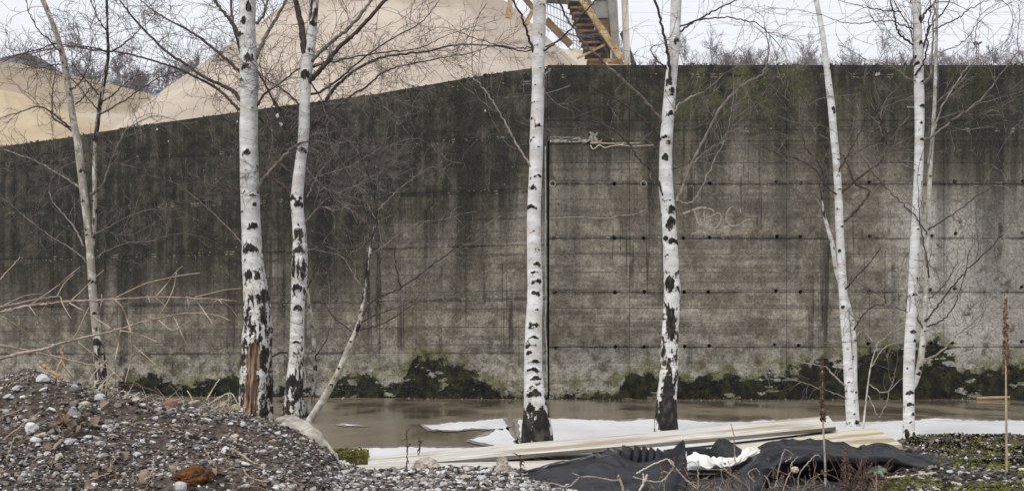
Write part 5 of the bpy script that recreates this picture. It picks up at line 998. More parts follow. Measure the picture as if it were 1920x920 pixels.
# ---------------------------------------------------------------- dead canes, stems and weeds
CANE = flat('dry_cane', (.20, .145, .115), (.46, .385, .325), 26); CANE2 = flat('tan_stem', (.30, .23, .15), (.50, .42, .30), 20); CANED = flat('dark_stem', (.05, .03, .022), (.14, .09, .065), 20); STRAW = flat('straw', (.42, .36, .26), (.62, .56, .45), 20)
def cane(name, pts, d0, d1, w0, w1, mat, label, shoots=(), nodes=(), cat='dead cane', group=None, smat=None, ground=False):
    n = len(pts); q = np.array([P(x, y, d0 + (d1 - d0) * i / max(1, n - 1)) for i, (x, y) in enumerate(pts)]); c = catmull(q, n * 9); root = empty(name, q[0], label, cat, group)
    c[1:-1] += rng.normal(0, .0012, c[1:-1].shape); rad = np.linspace(w0, w1, len(c)) * d0 / F / 2; m = MB(); m.tube(c, rad, 7)
    for t in nodes:
        i = int(t * (len(c) - 1)); rocks(m, c[i:i + 1], np.array([rad[i] * 1.7]), i, (1, 1, 1))
        for _ in range(3):
            e = c[i] + rng.normal(0, 1, 3) * .016 + np.array([0, 0, -.008]); m.tube([c[i], (c[i] + e) / 2 + np.array([0, 0, .005]), e], [.0016, .003, .0006], 4, False)
    m.build('stem', mat, root, smooth=True)
    for sp in shoots:
        sw = sp[-1] if not isinstance(sp[-1], tuple) else 2.2; pp = [s for s in sp if isinstance(s, tuple)]
        qq = catmull(np.array([P(x, y, d0 + rng.uniform(-.02, .02) + .12 * k / len(pp) * rng.choice([-1, 1])) for k, (x, y) in enumerate(pp)]), len(pp) * 6); m = MB(); m.tube(qq, np.linspace(sw, sw * .5, len(qq)) * d0 / F / 2, 5); m.build('shoot', smat or mat, root, smooth=True)
    return root
z5 = lambda L: [(a / 3.692, 500 + b / 3.692) for a, b in L]
cane('dead_cane', [(-40, 592)] + z5([(0, 315), (110, 290), (210, 268), (330, 255), (480, 240), (640, 235), (790, 225), (930, 217), (1080, 210), (1220, 212), (1350, 218), (1500, 225), (1640, 240)]), 4.4, 4.7, 6.2, 1.8, CANE, 'long upper dead cane reaching right from the left edge to the thick birch',
     [z5([(210, 262), (300, 200), (400, 130), (480, 60), (555, 0)]), z5([(490, 235), (560, 170), (640, 90), (720, 20)]), z5([(395, 205), (440, 120), (510, 50)]), z5([(800, 215), (900, 165), (1010, 115), (1130, 85), (1250, 60), (1385, 42)]) + [2.6], z5([(1080, 205), (1150, 125), (1205, 50), (1262, -5)]) + [2.6],
      z5([(1350, 208), (1450, 185), (1560, 160), (1670, 148)]), z5([(1345, 222), (1400, 290), (1470, 390), (1550, 500)]) + [2.8], z5([(1530, 230), (1590, 280), (1650, 355)]), z5([(480, 250), (560, 295), (650, 350), (760, 420), (830, 470), (950, 565), (1075, 675)]) + [2.8], z5([(800, 232), (850, 285), (885, 380), (905, 450), (922, 605)]) + [3.4], z5([(205, 275), (245, 330), (270, 390), (285, 510)]), z5([(1080, 215), (1150, 280), (1210, 360), (1260, 470), (1310, 570)]),
      z5([(420, 210), (440, 270), (495, 360)]), z5([(922, 600), (895, 690), (865, 800)]), z5([(1222, 40), (1200, 150), (1150, 260), (1095, 340)])], (.13, .31, .5, .67, .82, .93), smat=CANE2)
cane('dead_cane', [(-40, 682)] + z5([(0, 638), (100, 608), (200, 588), (300, 570), (400, 535), (490, 510), (620, 480), (740, 455), (850, 425), (960, 390), (1085, 360), (1200, 335), (1300, 320), (1450, 325), (1600, 370)]), 4.3, 4.6, 6.6, 1.6, CANE, 'long lower dead cane rising right from the left edge above the mound',
     [z5([(830, 440), (920, 455), (1000, 480), (1090, 520)]), z5([(835, 445), (820, 540), (800, 640), (800, 830)]) + [2.8], z5([(500, 505), (540, 440), (580, 350), (615, 280)]), z5([(540, 520), (640, 600), (750, 690), (850, 790)]), z5([(1100, 370), (1200, 440), (1310, 370)])], (.12, .32, .57, .72), smat=CANE2)
cane('dead_cane', z5([(-60, 530), (0, 542), (100, 560), (190, 578), (300, 605), (400, 625), (500, 650), (600, 672), (700, 690), (760, 705)]), 4.5, 4.8, 4, 2.4, CANE2, 'thin tan cane sloping down across the mound top from the left edge', [], (.4,), smat=CANE2)
cane('dead_cane', z5([(-60, 320), (0, 340), (60, 370), (150, 430), (230, 490), (310, 565), (420, 670), (500, 760)]), 4.6, 4.9, 3, 1.8, CANE2, 'thin cane dropping steeply from the left edge through both long canes', [])
cane('dead_cane', z5([(-40, 290), (20, 275), (120, 255), (250, 225), (350, 210), (420, 205)]), 4.8, 4.9, 4, 2, CANE, 'short cane just above the long upper cane at the left edge', [z5([(20, 270), (100, 230), (180, 198), (290, 185)])])
cane('dead_cane', z5([(-60, 130), (0, 88), (40, 40), (90, -10), (140, -70)]), 4.9, 5.0, 2.6, 1.4, CANE2, 'thin cane rising steeply at the far left edge', [])
cane('dead_root', z5([(270, 655), (310, 690), (360, 730), (400, 755), (430, 778)]), 4.7, 4.7, 7, 6, flat('orange_wood', (.36, .22, .12), (.55, .38, .22), 30), 'short orange brown root lying on the mound top', [], cat='root')
cane('dead_root', z5([(440, 560), (428, 580), (436, 630), (415, 670), (395, 720), (390, 745)]), 4.75, 4.75, 5, 4, flat('orange_wood_thin', (.36, .22, .12), (.55, .38, .22), 30), 'thin crooked orange root standing up from the mound top', [z5([(430, 640), (450, 690), (500, 750)])], cat='root')
for k, (L, lab) in enumerate([([(-60, 560), (0, 388), (80, 350), (150, 315)], 'tan stalk sloping up at the left edge of the mound'), ([(-30, 600), (20, 545), (60, 500), (120, 460), (180, 405), (290, 330)], 'longest tan stalk leaning over the stones at the left'), ([(-20, 770), (30, 700), (70, 600), (100, 510)], 'curved straw stalk at the bottom left corner'), ([(0, 770), (30, 820), (60, 880), (70, 900)], 'straw stalk dipping into the bottom left corner'),
        ([(620, 150), (640, 90), (690, 30), (740, -20)], 'arched straw stem on the crest under the thin birch'), ([(680, 185), (720, 130), (770, 85), (790, 60)], 'straw stem crossing the arched one on the crest'), ([(730, 190), (745, 120), (770, 80)], 'short straw stem right of the arched one'),
        ([(750, 195), (800, 170), (860, 150), (920, 152), (1000, 170), (1080, 200), (1150, 240)], 'dark arching bramble on the mound crest'), ([(870, 490), (910, 510), (970, 550)], 'tiny curled stem in the middle of the mound'), ([(940, 500), (980, 450), (1040, 420), (1120, 415), (1240, 440)], 'thin tan stem lying curved over the pebbles'),
        ([(1415, 590), (1440, 640), (1480, 700), (1530, 765)], 'pale twig lying right of the mound middle'), ([(1600, 590), (1680, 640), (1760, 700), (1830, 770), (1890, 820)], 'longest pale twig on the right flank of the mound'), ([(1690, 745), (1730, 790), (1800, 815), (1860, 820)], 'curved tan twig below the longest pale twig'),
        ([(965, 886), (1010, 820), (1050, 760), (1065, 700), (1060, 640)], 'forked pale stick at the bottom of the mound'), ([(1020, 800), (1060, 775), (1105, 755)], 'side piece of the forked stick'), ([(440, 880), (540, 840), (640, 805), (760, 760)], 'long thin straw across the lower leaf cluster'), ([(1430, 260), (1460, 200), (1520, 110)], 'straw tuft stem beside the torn birch'), ([(1580, 330), (1585, 250), (1580, 215)], 'upright straw stem beside the torn birch'), ([(1440, 290), (1520, 240), (1600, 210), (1650, 290)], 'bent straw stem beside the torn birch'), ([(1340, 275), (1320, 230), (1295, 190)], 'lone straw stem left of the pinkish stones')]):
    q = [(a / 3.692, 680 + b / 3.692) for a, b in L]; hx = hit(min(max(q[-1][0], 0), 640), min(max(q[len(q) // 2][1], 735), 915)); d = max(3.55, hx[1] - .06) if k not in (4, 5, 6, 7) else 4.95
    cane('dry_stem', q, d, d, 4.2 if k in (1, 11, 13) else 2.8, 1.8, CANED if k == 7 else (STRAW if k in (2, 3, 4, 5, 6, 16, 17, 18, 19) else CANE2), lab, cat='dry stem', group='dry stems on the mound')
# tall seed spikes
SEED = flat('seed_heads', (.06, .03, .017), (.26, .155, .09), 60, bump=1)
def spike(x0, y0, x1, ytop, yh, d, label, wpx=15, dark=False):
    b = P(x1, 930, d); root = empty('seed_spike', (b[0], b[1], .02), label, 'seed stalk', 'tall dead seed stalks'); q = catmull([P(x1, 945, d), P(x1 - 1, (945 + yh) / 2, d), P((x0 * 2 + x1) / 3, yh, d), P(x0, ytop, d)], 60); m = MB(); m.tube(q, np.linspace(2.5, 1.3, 60) * d / F, 7); m.build('stem', CANE2 if not dark else CANE, root, smooth=True)
    n = 190; t = rng.uniform(0, 1, n); y = yh + (ytop - yh) * t; cx = np.interp(y, [ytop, yh], [x0, (x0 * 2 + x1) / 3]); wd = wpx * (.35 + .65 * np.clip((1 - t) * 3, 0, 1)) * (.6 + .4 * (1 - t)) / 2
    an = rng.uniform(0, 6.28, n); pts = np.array([P(a + math.cos(b_) * c_, yy, d + math.sin(b_) * c_ * d / F) for a, b_, c_, yy in zip(cx, an, wd, y)]); m = MB(); rocks(m, pts, rng.uniform(.003, .0065, n), 5, (1, 1, 1.2)); m.build('seed_head', SEED if not dark else CANED, root)
spike(1885, 0, 1888, 553, 700, 4.7, 'tallest dead stalk with a dense brown seed spike, near the right edge', 11)
spike(1541, 0, 1548, 668, 790, 4.55, 'shorter dead stalk with a dark seed spike before the plank ends', 8, True)
spike(1584, 0, 1586, 842, 915, 4.45, 'short shaggy brown dock stalk against the black sheeting', 14, True)
# brown dock thicket and wiry weeds before the sheeting
m = MB(); rr = np.random.default_rng(99)
for _ in range(46):
    x = rr.normal(1612, 14); y = rr.uniform(838, 865); b = P(x + rr.normal(0, 6), 935, 4.5); w_ = walk(rr, b, np.array([rr.normal(0, .12), rr.normal(0, .1), 1.]), (935 - y) * 4.5 / F, .05, 10); m.tube(w_, np.linspace(.0022, .001, 11), 4, False)
tag(m.build('dock_thicket', flat('red_brown_stems', (.06, .035, .027), (.20, .135, .11), 30)), 'thicket of upright reddish brown dead stems before the black sheeting', 'dead weeds', kind='stuff')
m = MB(); mh = MB()
for cxx, n_ in ((1310, 26), (1385, 30), (1440, 18), (1500, 26), (1560, 20), (1640, 26), (1720, 10), (1240, 8)):
    for _ in range(n_):
        x = rr.normal(cxx, 22); b = P(x, 930 + rr.uniform(0, 15), 4.45 + rr.uniform(-.08, .1)); Lh = rr.uniform(.04, .2) * (1 if cxx < 1600 else .7); w_ = walk(rr, b, np.array([rr.normal(0, .5), rr.normal(0, .3), 1.]), Lh, .22, 9, rr.uniform(-.5, .2)); m.tube(w_, np.linspace(.0017, .0008, 10), 4, False)
        if rr.uniform() < .5: twiggy(m, rr, w_, .001, 14, .06, 0, .0008)
        if rr.uniform() < .55: rocks(mh, w_[-3:] + rr.normal(0, .004, (3, 3)), rr.uniform(.003, .006, 3), 3, (1, 1, 1))
tag(m.build('dead_weeds', flat('dull_weed_stems', (.10, .075, .055), (.34, .28, .21), 25)), 'tangle of wiry dead weed stems along the front of the black sheeting', 'dead weeds', kind='stuff')
tag(mh.build('seed_heads', flat('dull_seed_heads', (.04, .025, .018), (.20, .135, .09), 50)), 'small brown seed heads on the wiry weeds in front of the sheeting', 'seed heads', kind='stuff')
for L, lab in (([(1240 + 640 / 3.692 - 240 + 0, 0)], None),): pass
z2 = lambda L: [(900 + a / 3.692, 700 + b / 3.692) for a, b in L]
cane('fallen_twig', z2([(440, 812), (490, 760), (600, 785), (660, 745), (700, 715), (800, 715), (900, 735), (970, 740)]), 4.42, 4.42, 3.4, 2.4, CANE, 'forked grey twig lying low across the left black sheet', [z2([(700, 715), (670, 700), (640, 688)]) + [3]], cat='twig')
cane('fallen_twig', z2([(955, 705), (975, 750), (990, 800), (1000, 840)]), 4.4, 4.4, 5, 4, CANE2, 'thick pale stub sticking up left of the forked pale stub', [], cat='twig')
cane('fallen_twig', z2([(1160, 700), (1130, 760), (1105, 810), (1090, 850)]), 4.38, 4.38, 5, 4, STRAW, 'forked pale stub sticking up before the raised corner', [z2([(1130, 760), (1132, 720), (1128, 690)]) + [4]], cat='twig')
cane('fallen_twig', z2([(1080, 690), (1140, 655), (1220, 618), (1300, 592), (1340, 640), (1260, 740), (1160, 740), (1060, 712)]), 4.42, 4.42, 3, 2, STRAW, 'bent pale stem looping across the raised corner of rubber', [z2([(1300, 592), (1360, 660), (1440, 740), (1510, 780)]) + [2.6], z2([(1305, 690), (1280, 678), (1250, 682)])], cat='twig')
z3 = lambda L: [(1240 + a / 5.75, 760 + b / 5.75) for a, b in L]
for L, lab in (([(1220, 910), (1250, 760), (1285, 600), (1320, 490), (1345, 475), (1415, 525), (1385, 570), (1335, 605)], 'stem with a hooked top against the largest black sheet'), ([(1310, 915), (1350, 800), (1400, 700), (1395, 640), (1430, 590), (1470, 545)], 'zigzag pale stem right of the hooked one'), ([(1470, 910), (1485, 750), (1560, 640), (1640, 550), (1680, 530), (1715, 550)], 'stem bent over to the right beside the pale round seed head'),
        ([(800, 640), (790, 500), (780, 320), (750, 195)], 'lone straight stem before the white cloth'), ([(1010, 820), (940, 750), (960, 700), (1030, 680), (1060, 740)], 'curled stem before the left edge of the largest sheet'), ([(1180, 900), (1150, 800), (1110, 755)], 'short arched stem below the curled one'), ([(395, 915), (398, 780), (400, 640), (395, 590)], 'thin upright stem below the white cloth'), ([(100, 620), (180, 700), (260, 800), (380, 890)], 'stem leaning left below the raised corner'), ([(650, 640), (720, 720), (820, 780)], 'short pale stem leaning right before the cloth')):
    cane('wiry_stem', z3(L), 4.4, 4.4, 2.6, 1.6, CANE, lab, cat='dry stem', group='wiry stems before the sheeting')
boulder('seed_pod', tuple(P(1490, 880, 4.38)), (.016, .014, .013), 'pale round dried seed head on the zigzag stem', STRAW, 21, 'seed head', .25, 3)
# pale cane lying before the tip
cane('bamboo_stick', [(1660, 895), (1700, 892), (1755, 885)], 4.65, 4.72, 4, 4, STRAW, 'pale straight stick lying under the pointed tip of black sheeting', cat='stick')
# silvery weed
SILV = flat('silver_green_leaf', (.20, .24, .19), (.36, .40, .33), 30)
pc = P(1643, 884, 4.4); root = empty('silver_weed', (pc[0], pc[1], 0.03), 'small silvery green weed with star shaped leaves before the sheeting', 'weed')
m = MB(); m.tube(catmull([pc - np.array([0, 0, .1]), pc], 6), .002, 5); m.build('stem', CANE2, root)
for a in (10, 60, 100, 150, 200, 250, 300, 345):
    a = R(a); L = .042; dr = np.array([math.cos(a), -.5 + .3 * math.sin(a * 2), .55 * math.sin(a) + .15]); m = MB(); V = []
    for t, wv in ((0, .002), (.3, .0075), (.65, .007), (1, .0008)):
        c_ = pc + dr * L * t + np.array([0, 0, .012 * math.sin(t * 2.2) - .012 * t * t]); sd_ = np.cross(dr, [0, 1, .3]); sd_ = sd_ / np.linalg.norm(sd_) * wv; V += [c_ - sd_, c_ + np.array([0, -.001, .001]), c_ + sd_]
    m.add(V, grid_faces(4, 3)); m.build('leaf', SILV, root, smooth=True)
for x, y, lab, nl in ((1428, 741, 'tiny grey green sprout at the wall foot by the dark moss', 7), (88, 768, 'small pale green sprig near the top of the mound', 6)):
    d = 15.6 if x > 1000 else 4.5; pc = P(x, y, d); root = empty('sprout', (pc[0], pc[1], pc[2] - .04 * d / 15), lab, 'weed')
    for a in range(nl):
        a = a * 6.28 / nl; dr = np.array([math.cos(a), .3 * math.sin(a), .8]); L = 9 * d / F; m = MB(); m.add([pc, pc + dr * L * .5 + np.array([L * .2, 0, 0]), pc + dr * L, pc + dr * L * .5 - np.array([L * .2, 0, 0])], [(0, 1, 2, 3)]); m.build('leaf', SILV, root)
m = MB(); r6 = np.random.default_rng(31)
for cx_, n_ in ((30, 10), (190, 22), (230, 18), (300, 14), (345, 8), (395, 22), (425, 18), (90, 12)):
    for _ in range(n_):
        x = r6.normal(cx_, 14); b = hit(x, np.interp(x, [q[0] for q in CREST], [q[1] for q in CREST]) + r6.uniform(0, 10)); w_ = walk(r6, b, np.array([r6.normal(0, .7), r6.normal(0, .4), 1.]), r6.uniform(.03, .13), .12, 8, -.9); m.tube(w_, np.linspace(.0013, .0005, 9), 3, False)
tag(m.build('dead_grass', STRAW), 'wisps of dead grass along the crest of the left mound', 'dead grass', kind='stuff')
# thin dark weed stems between planks and pebbles
for x, yb, yt, lab in ((762, 878, 800, 'tallest dark dotted weed stem before the left planks'), (785, 840, 826, 'short dark weed stem behind the boulder'), (665, 880, 845, 'thin weed stem at the left plank end'), (975, 885, 852, 'dark weed stem at the left edge of the black sheet')):
    cane('weed_stem', [(x, yb + 12), (x + 2, (yb + yt) / 2), (x - 1, yt)], 5.0, 5.0, 2.2, 1.2, CANED, lab, [[(x + 1, (yb + yt) / 2), (x + 9, (yb + yt) / 2 - 8)]], (.3, .5, .7, .9), cat='dry stem')
# vine hanging on the wall by the lime ledge
cane('wall_vine', [(1107, 272), (1111, 279), (1116, 278), (1124, 272), (1134, 277), (1146, 274), (1165, 272), (1185, 274), (1225, 272)], 15.93, 15.93, 2.6, 1.4, STRAW, 'pale dried creeper hanging along the wall joint from the lime ledge', [[(1166, 272), (1170, 266)], [(1107, 268), (1150, 269), (1200, 268)]], cat='creeper')

# ---------------------------------------------------------------- beyond the wall
def sandmat(name, a, b, band=None):
    k = NT(name); p = k.pos(); n = k.noise(p, .22, 5, .6); f = k.noise(p, 7, 4, .7); st = k.noise(k.vmul(p, (.16, .16, .9)), 1, 4, .6)
    c = k.mix(k.step(k.math('ADD', k.math('MULTIPLY', n, .5), k.math('MULTIPLY', st, .5)), .38, .62), a, b)
    gl = k.noise(k.vmul(p, (.75, .75, .05)), 1, 4, .6); c = k.mix(k.math('MULTIPLY', k.step(gl, .52, .64), .3), c, tuple(q * .72 for q in a)); dm = k.noise(k.vmul(p, (.05, .05, .55)), 1, 4, .6); c = k.mix(k.math('MULTIPLY', k.step(dm, .54, .64), .35), c, tuple(q * .66 for q in a))
    if band: c = k.mix(k.math('MULTIPLY', k.step(k.math('ADD', k.n('ShaderNodeSeparateXYZ', Vector=p).outputs[2], k.math('MULTIPLY', n, 3)), band[0], band[0] + .8), .6), c, band[1])
    c = k.mix(k.math('MULTIPLY', k.step(f, .5, .7), .25), c, tuple(q * .7 for q in a)); k.bump(k.math('ADD', f, k.math('MULTIPLY', n, 2)), .5, .08)
    return k.out(c, .95, .1)
def heap(name, apex, d, slope, label, mat, seed, rmax=60, ridge=None, flatx=1., na=160, nr=70, amp=.5, cap=.6):
    """conical heap of poured sand; apex in photo pixels"""
    a = P(*apex, d); H = a[2] + .3; an = np.linspace(0, 2 * math.pi, na, endpoint=False); rr = np.linspace(0, 1, nr); Rm = min(rmax, H / math.tan(R(slope)))
    A, Q = np.meshgrid(an, rr); X = np.cos(A) * Q * Rm * flatx; Y = np.sin(A) * Q * Rm
    prof = np.where(Q < .05, cap * (.05 - Q) , 0); Z = H * (1 - Q) - H * prof * .6
    g_ = fbm(np.stack([np.cos(A) * 3.2, np.sin(A) * 3.2, Q * 2.2], -1), seed, 4) - .5; g2 = fbm(np.stack([np.cos(A) * 14, np.sin(A) * 14, Q * 5], -1), seed + 3, 3) - .5
    Z = Z + (g_ * amp * 3 + g2 * amp * .6) * np.clip(Q * 4, 0, 1) * np.clip((1 - Q) * 6, 0, 1); V = np.stack([X, Y, Z], -1).reshape(-1, 3)
    i = np.arange(nr - 1)[:, None] * na; j = np.arange(na)[None]; q = np.stack([i + j, i + (j + 1) % na, i + na + (j + 1) % na, i + na + j], -1).reshape(-1, 4)
    m = MB(); m.add(V + np.array([a[0], a[1], -.3]), q); o = m.build(name, mat, loc=(a[0], a[1], -.3), smooth=True); return tag(o, label, 'sand heap', 'heaps behind the wall')
heap('sand_heap', (757, -140), 49, 41.5, 'tallest pinkish beige sand heap rising out of view behind the wall', sandmat('pink_beige_sand', (.435, .365, .295), (.52, .445, .365), (16.2, (.33, .265, .20))), 3, amp=.55)
heap('sand_heap', (985, 66), 52, 37, 'low pale sand heap at the foot of the steel structure', sandmat('pale_sand', (.49, .42, .35), (.56, .49, .42)), 7, amp=.3, flatx=2.0)
heap('sand_heap', (1075, 78), 66, 36, 'small brownish sand heap seen under the steel struts', sandmat('brown_sand', (.38, .31, .22), (.45, .37, .28)), 9, amp=.3)
heap('sand_heap', (-60, 96), 66, 37, 'greyish beige sand heap at the far left with a brown crest', sandmat('grey_beige_sand', (.38, .32, .24), (.46, .395, .31), (16.0, (.25, .185, .12))), 11, amp=.5, flatx=2.9)
heap('sand_heap', (5, 158), 46, 37, 'yellow sand heap lowest in front at the far left', sandmat('yellow_sand', (.43, .345, .225), (.50, .415, .29)), 13, amp=.45, flatx=1.6)
heap('slag_heap', (48, 86), 84, 36, 'dark grey rubble heap behind the far left sand', sandmat('grey_rubble', (.09, .085, .09), (.17, .16, .165)), 17, amp=.9, flatx=1.0)
# far wooded rise
gx = np.linspace(-140, 160, 90); gy = np.linspace(88, 150, 26); XX, YY = np.meshgrid(gx, gy); ZZ = (12.5 + 3 * (fbm(np.stack([XX / 22, YY / 22, XX * 0], -1), 5, 3) - .5)) * np.clip((YY - 88) / 10, 0, 1) - .5
m = MB(); m.add(np.stack([XX, YY, ZZ], -1).reshape(-1, 3), grid_faces(26, 90)); tag(m.build('embankment', flat('scrub_ground', (.05, .045, .035), (.10, .09, .07), .5), smooth=True), 'low wooded rise far behind the yard', 'embankment', kind='structure')
FARB = flat('far_bark', (.13, .11, .11), (.21, .18, .178), 1.5)
def fartree(seed, H, spread, bushy):
    r = np.random.default_rng(seed); tm, cm = MB(), MB(); tr = walk(r, np.zeros(3), np.array([0, 0, 1.]), H * .92, .05, 14); tm.tube(tr, np.linspace(.16, .03, 15) * H / 14, 6)
    def rec(p, dr, L, ra, lv):
        w_ = walk(r, p, dr, L, .16, 5, .25); cm.tube(w_, np.linspace(ra, ra * .5, 6), 3, False)
        if lv == 0: return
        for _ in range(6):
            i = r.integers(1, 6); rec(w_[i], side_dir(r, dr, r.uniform(.4, .95), 1.), L * r.uniform(.42, .68), max(ra * .6, .016), lv - 1)
    for i in range(bushy):
        k = int(r.uniform(.42, 1.0) * 14); rec(tr[min(k, 13)], side_dir(r, np.array([0, 0, 1.]), r.uniform(.5, 1.1), 1.), H * spread * r.uniform(.6, 1.2) * (1.15 - k / 24), .05, 3)
    a = tm.build('trunk', FARB); b = cm.build('crown', FARB); ms = (a.data, b.data); bpy.data.objects.remove(a); bpy.data.objects.remove(b); return ms
protos = [fartree(1, 13, .24, 13), fartree(2, 12, .27, 12), fartree(3, 14, .20, 14), fartree(4, 9, .34, 12)]
def plant_far(x, ytop, d, k, label, group, sc=1.):
    H = (13, 12, 14, 9)[k] * sc; p = P(x, ytop, d); root = empty('bare_tree', (p[0], p[1], p[2] - H), label, 'bare tree', group); root.scale = (sc, sc, sc); root.rotation_euler = (0, 0, random.uniform(0, 6.3))
    for nm, me in zip(('trunk', 'crown'), protos[k]):
        o = bpy.data.objects.new(nm, me); COL.objects.link(o); o.parent = root
FX = [1198, 1215, 1232, 1290, 1312, 1330, 1348, 1372, 1395, 1415, 1440, 1470, 1492, 1512, 1536, 1562, 1598, 1612, 1640, 1668, 1684, 1700, 1745, 1770, 1796, 1812, 1850, 1872, 1890, 1908, 1935, 1960]
MARKS = [(1190, 'steel tower'), (1263, 'birch with the long pale side branch'), (1547, 'birch that leans left'), (1722, 'birch with a side stem'), (1833, 'floodlight mast')]
WORD = ['first', 'second', 'third', 'fourth', 'fifth', 'sixth', 'seventh', 'eighth', 'ninth', 'tenth', 'eleventh', 'twelfth', 'thirteenth', 'fourteenth', 'fifteenth', 'sixteenth', 'seventeenth', 'eighteenth']
def near_mark(x): return min(MARKS, key=lambda q: abs(q[0] - x))
def far_label(x):
    q = near_mark(x); side = x > q[0]; same = sorted([a for a in FX if near_mark(a) == q and (a > q[0]) == side], key=lambda a: abs(a - q[0]))
    return f"{WORD[same.index(x)]} far bare treetop to the {'right' if side else 'left'} of the {q[1]}"
r3 = random.Random(4)
for i, x in enumerate((128, 150, 178, 193, 207, 222, 238, 252, 268, 283, 297, 312, 326, 342, 358, 372, 388, 402)):
    plant_far(x + r3.uniform(-4, 4), np.interp(x, [120, 150, 190, 230, 260, 290, 340, 390, 410], [142, 128, 100, 96, 106, 104, 104, 112, 130]) + r3.uniform(-6, 8), r3.uniform(92, 104), r3.choice([0, 1, 2]), f"{WORD[i - 11] if i > 10 else WORD[10 - i]} grey bare grove tree to the {'right' if i > 10 else 'left'} of the blue machine cab", 'grove between the sand heaps', r3.uniform(.8, 1.1))
for i, x in enumerate([1198, 1215, 1232, 1290, 1312, 1330, 1348, 1372, 1395, 1415, 1440, 1470, 1492, 1512, 1536, 1562, 1598, 1612, 1640, 1668, 1684, 1700, 1745, 1770, 1796, 1812, 1850, 1872, 1890, 1908, 1935, 1960]):
    plant_far(x + r3.uniform(-5, 5), (88 if x in (1684, 1872, 1700) else 98) + r3.uniform(-3, 12), r3.uniform(112, 130), r3.choice([1, 3, 3, 0]), far_label(x), 'far trees above the right wall', r3.uniform(.8, 1.1))
tm = MB()
r4 = np.random.default_rng(12)
for x in np.arange(1185, 2000, 7.0):
    p = P(x + r4.uniform(-3, 3), 108 + r4.uniform(-6, 8) - (8 if fbm(np.array([[x / 40, 0, 0]]), 3)[0] > .55 else 0), 142 + r4.uniform(-5, 8))
    hz = fbm(np.array([[x / 22, 3, 0]]), 6, 2)[0]
    for _ in range(int(100 * max(0, hz - .36))):
        b_ = p + np.array([r4.normal(0, .9), r4.normal(0, .9), -abs(r4.normal(0, 1.3))]); w_ = walk(r4, b_, np.array([r4.normal(0, .5), r4.normal(0, .5), 1]), r4.uniform(.5, 1.5), .2, 4); tm.tube(w_, [.022, .02, .016, .012, .006], 3, False)
tag(tm.build('far_wood', flat('haze_paled_bark', (.19, .165, .165), (.30, .265, .265), 1.)), 'faint winter wood along the horizon above the right part of the wall', 'wood', kind='stuff')  # bark colour lightened to carry the haze of distance
# steel loading structure
YEL = flat('weathered_yellow_steel', (.27, .145, .05), (.52, .39, .21), 4.5, .6, .35); YELD = flat('brown_rusty_steel', (.10, .055, .025), (.26, .15, .065), 2.5, .7); CREAM = flat('cream_painted_steel', (.48, .43, .34), (.62, .58, .49), 2, .6, .3); GREYM = flat('grey_steel_panel', (.17, .16, .135), (.27, .26, .23), 2, .6); DKM = flat('dark_steel', (.03, .028, .026), (.08, .075, .07), 3, .6); GALV = flat('galvanised_rail', (.36, .37, .39), (.55, .56, .58), 3, .5, .4)
D = 42.0; b0 = P(1140, 680, D); st = empty('conveyor_tower', (b0[0], b0[1], 0), 'yellow and rusty steel conveyor tower with stairs standing behind the wall', 'steel tower')
def sbar(name, a, b, wpx, mat, dd=0., dp=None):
    m = MB(); m.bar(P(*a, D + dd), P(*b, D + (dp if dp is not None else dd)), wpx * D / F, wpx * D / F * .8); return m.build(name, mat, st)
sbar('brace', (1078, -20), (1164, 110), 11, YEL, -.5); sbar('brace', (952, 34), (963, -40), 10, YEL, .6); sbar('brace', (974, -14), (1001, 17), 9, YELD, .6); sbar('brace', (1001, 15), (986, 46), 8, YEL, .6); sbar('brace', (1024, 38), (1070, 85), 12, YELD, .8)
sbar('brace', (1082, 110), (1134, 84), 4, YEL, 0); sbar('column', (1141, -40), (1157, 118), 13, GREYM, .2); sbar('column', (1148, -40), (1178, 680), 15, CREAM, .5)
sbar('column', (1170, -40), (1176, 126), 12, CREAM, .9); sbar('brace', (1166, 62), (1192, 130), 8, DKM, 1.0); sbar('brace', (1166, 60), (1178, 105), 4, GREYM, .9)
sbar('base_beam', (1132, 115), (1168, 115), 8, YEL, -.2); sbar('base_beam', (1134, 121), (1172, 122), 5, CREAM, -.3); sbar('base_beam', (1140, 118), (1170, 119), 3, YELD, -.5)
m = MB(); p0, p1 = P(1108, 34, D + .3), P(1141, 3, D + .3); m.box((p0[0], p0[1], p0[2]), (p1[0], p0[1] + .1, p1[2])); m.build('cladding_panel', GREYM, st)
m = MB(); p0, p1 = P(1122, 66, D + .35), P(1142, 36, D + .35); m.box((p0[0], p0[1], p0[2]), (p1[0], p0[1] + .1, p1[2])); m.build('cladding_panel', YELD, st)
m = MB(); p0, p1 = P(1116, 110, D + .9), P(1145, -20, D + .9); m.box((p0[0], p0[1], p0[2]), (p1[0], p0[1] + .1, p1[2])); m.build('shaft_wall', DKM, st)
for k in range(11):
    y = 4 + k * 10.6; xl = 1066 + k * 3.6; m = MB(); p = P(xl, y, D); q = P(xl + 38 - k * .6, y, D); m.box((p[0], D - .1 + .02 * k, p[2] - .045), (q[0], D + .75, p[2] + .03)); m.build('stair_tread', YELD if k % 3 else DKM, st)
sbar('stair_stringer', (1058, -12), (1112, 122), 5, YELD, .75); sbar('stair_stringer', (1100, -12), (1146, 122), 5, YELD, .75)
for k in range(15):
    x = 1020 + k * 6; sbar('rail_post', (x, 2 + max(0, k - 3) * 5), (x + 1.5, 60 + max(0, k - 3) * 4.4), 1.5, GALV, 1.1)
for y in (8, 26, 44): sbar('handrail', (1018, y - 4), (1100, y + 34), 1.8, GALV, 1.15)
sbar('platform', (850 + 172, 2), (1090, 6), 7, DKM, 1.0)
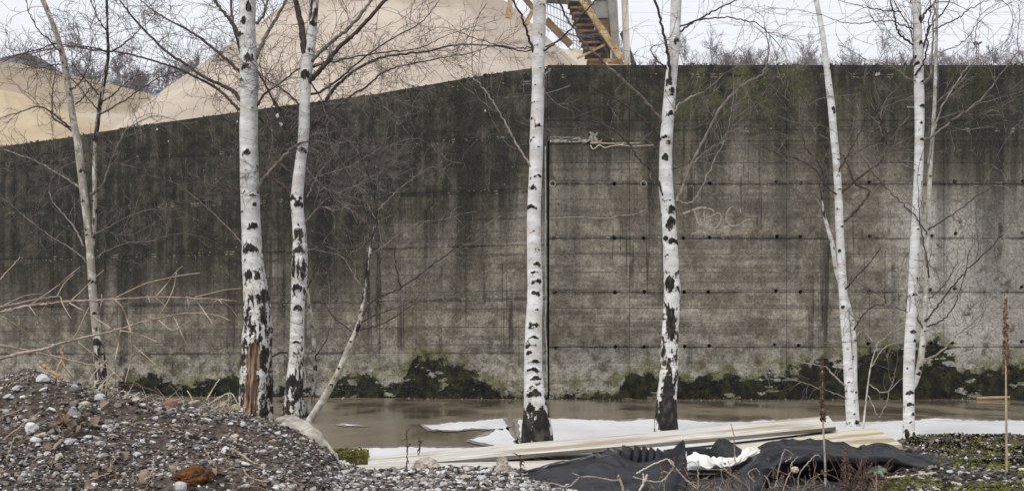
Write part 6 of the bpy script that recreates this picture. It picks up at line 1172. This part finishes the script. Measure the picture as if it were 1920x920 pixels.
# floodlight mast and wires
DM = 78.0; b0 = P(1833, 680, DM); fm = empty('floodlight_mast', (b0[0], b0[1], 0), 'small lattice floodlight mast showing above the right part of the wall', 'floodlight mast')
for dx in (-2.2, 2.2):
    m = MB(); m.bar(P(1833 + dx, 82, DM), P(1833 + dx, 690, DM), .05); m.build('pole', GREYM, fm)
for k in range(40):
    m = MB(); y = 86 + k * 6; m.bar(P(1830.8, y, DM), P(1835.2, y + 6, DM), .035); m.build('lattice_bar', GREYM, fm)
for s in (-1, 1):
    m = MB(); m.bar(P(1833 + s * 1, 83, DM), P(1833 + s * 6.5, 79.5, DM), .13, .3); m.build('lamp', DKM, fm)
WIRE = flat('wire', (.30, .30, .32), (.38, .38, .40), 1)  # pale tone: distance haze is put into the wire colour
for y0, y1, y2, lab in ((24, 26, 30, 'highest faint power line across the right sky'), (63, 66, 64, 'lowest faint power line across the right sky'), (40, 43, 46, 'middle faint power line across the right sky')):
    m = MB(); m.tube(catmull([P(1180, y0, 150), P(1600, y1, 150), P(2100, y2, 150)], 40), .011, 4); tag(m.build('power_line', WIRE), lab, 'power line')
# blue machine cab
DB = 85.0; p = P(297, 172, DB); bl = empty('blue_loader', (p[0], p[1], p[2] - 3), 'tiny blue machine cab parked in the gap between the sand heaps', 'loader'); BLUE = flat('blue_paint', (.10, .22, .42), (.16, .30, .50), 3, .5, .4); s_ = DB / F
def bb(name, x0, y0, x1, y1, mat, dy=0, dep=1.2): m = MB(); a = P(x0, y1, DB); b = P(x1, y0, DB); m.box((a[0], DB + dy, a[2]), (b[0], DB + dep, b[2])); m.build(name, mat, bl)
bb('cab', 290, 170, 303, 180, BLUE); bb('roof', 289, 168, 304, 170.5, BLUE, -.1, 1.3); bb('window', 293, 172, 300, 175, DKM, -.04, .1); bb('body', 284, 175, 310, 260, BLUE, .1, 2.); bb('hood', 303, 173, 309, 175.2, DKM, 0, 1.)

# ---------------------------------------------------------------- haze
k = NT('haze_air'); k.t.nodes.remove(k.b); v_ = k.t.nodes.new('ShaderNodeVolumePrincipled'); v_.inputs['Color'].default_value = (.93, .95, 1, 1); v_.inputs['Density'].default_value = .0009; v_.inputs['Anisotropy'].default_value = .2
k.t.links.new(v_.outputs[0], k.t.nodes['Material Output'].inputs['Volume'])
m = MB(); m.box((-405, -65, -1.2), (405, 605, 62)); tag(m.build('haze', k.m), 'thin pale winter haze over the whole yard', 'haze', kind='stuff')
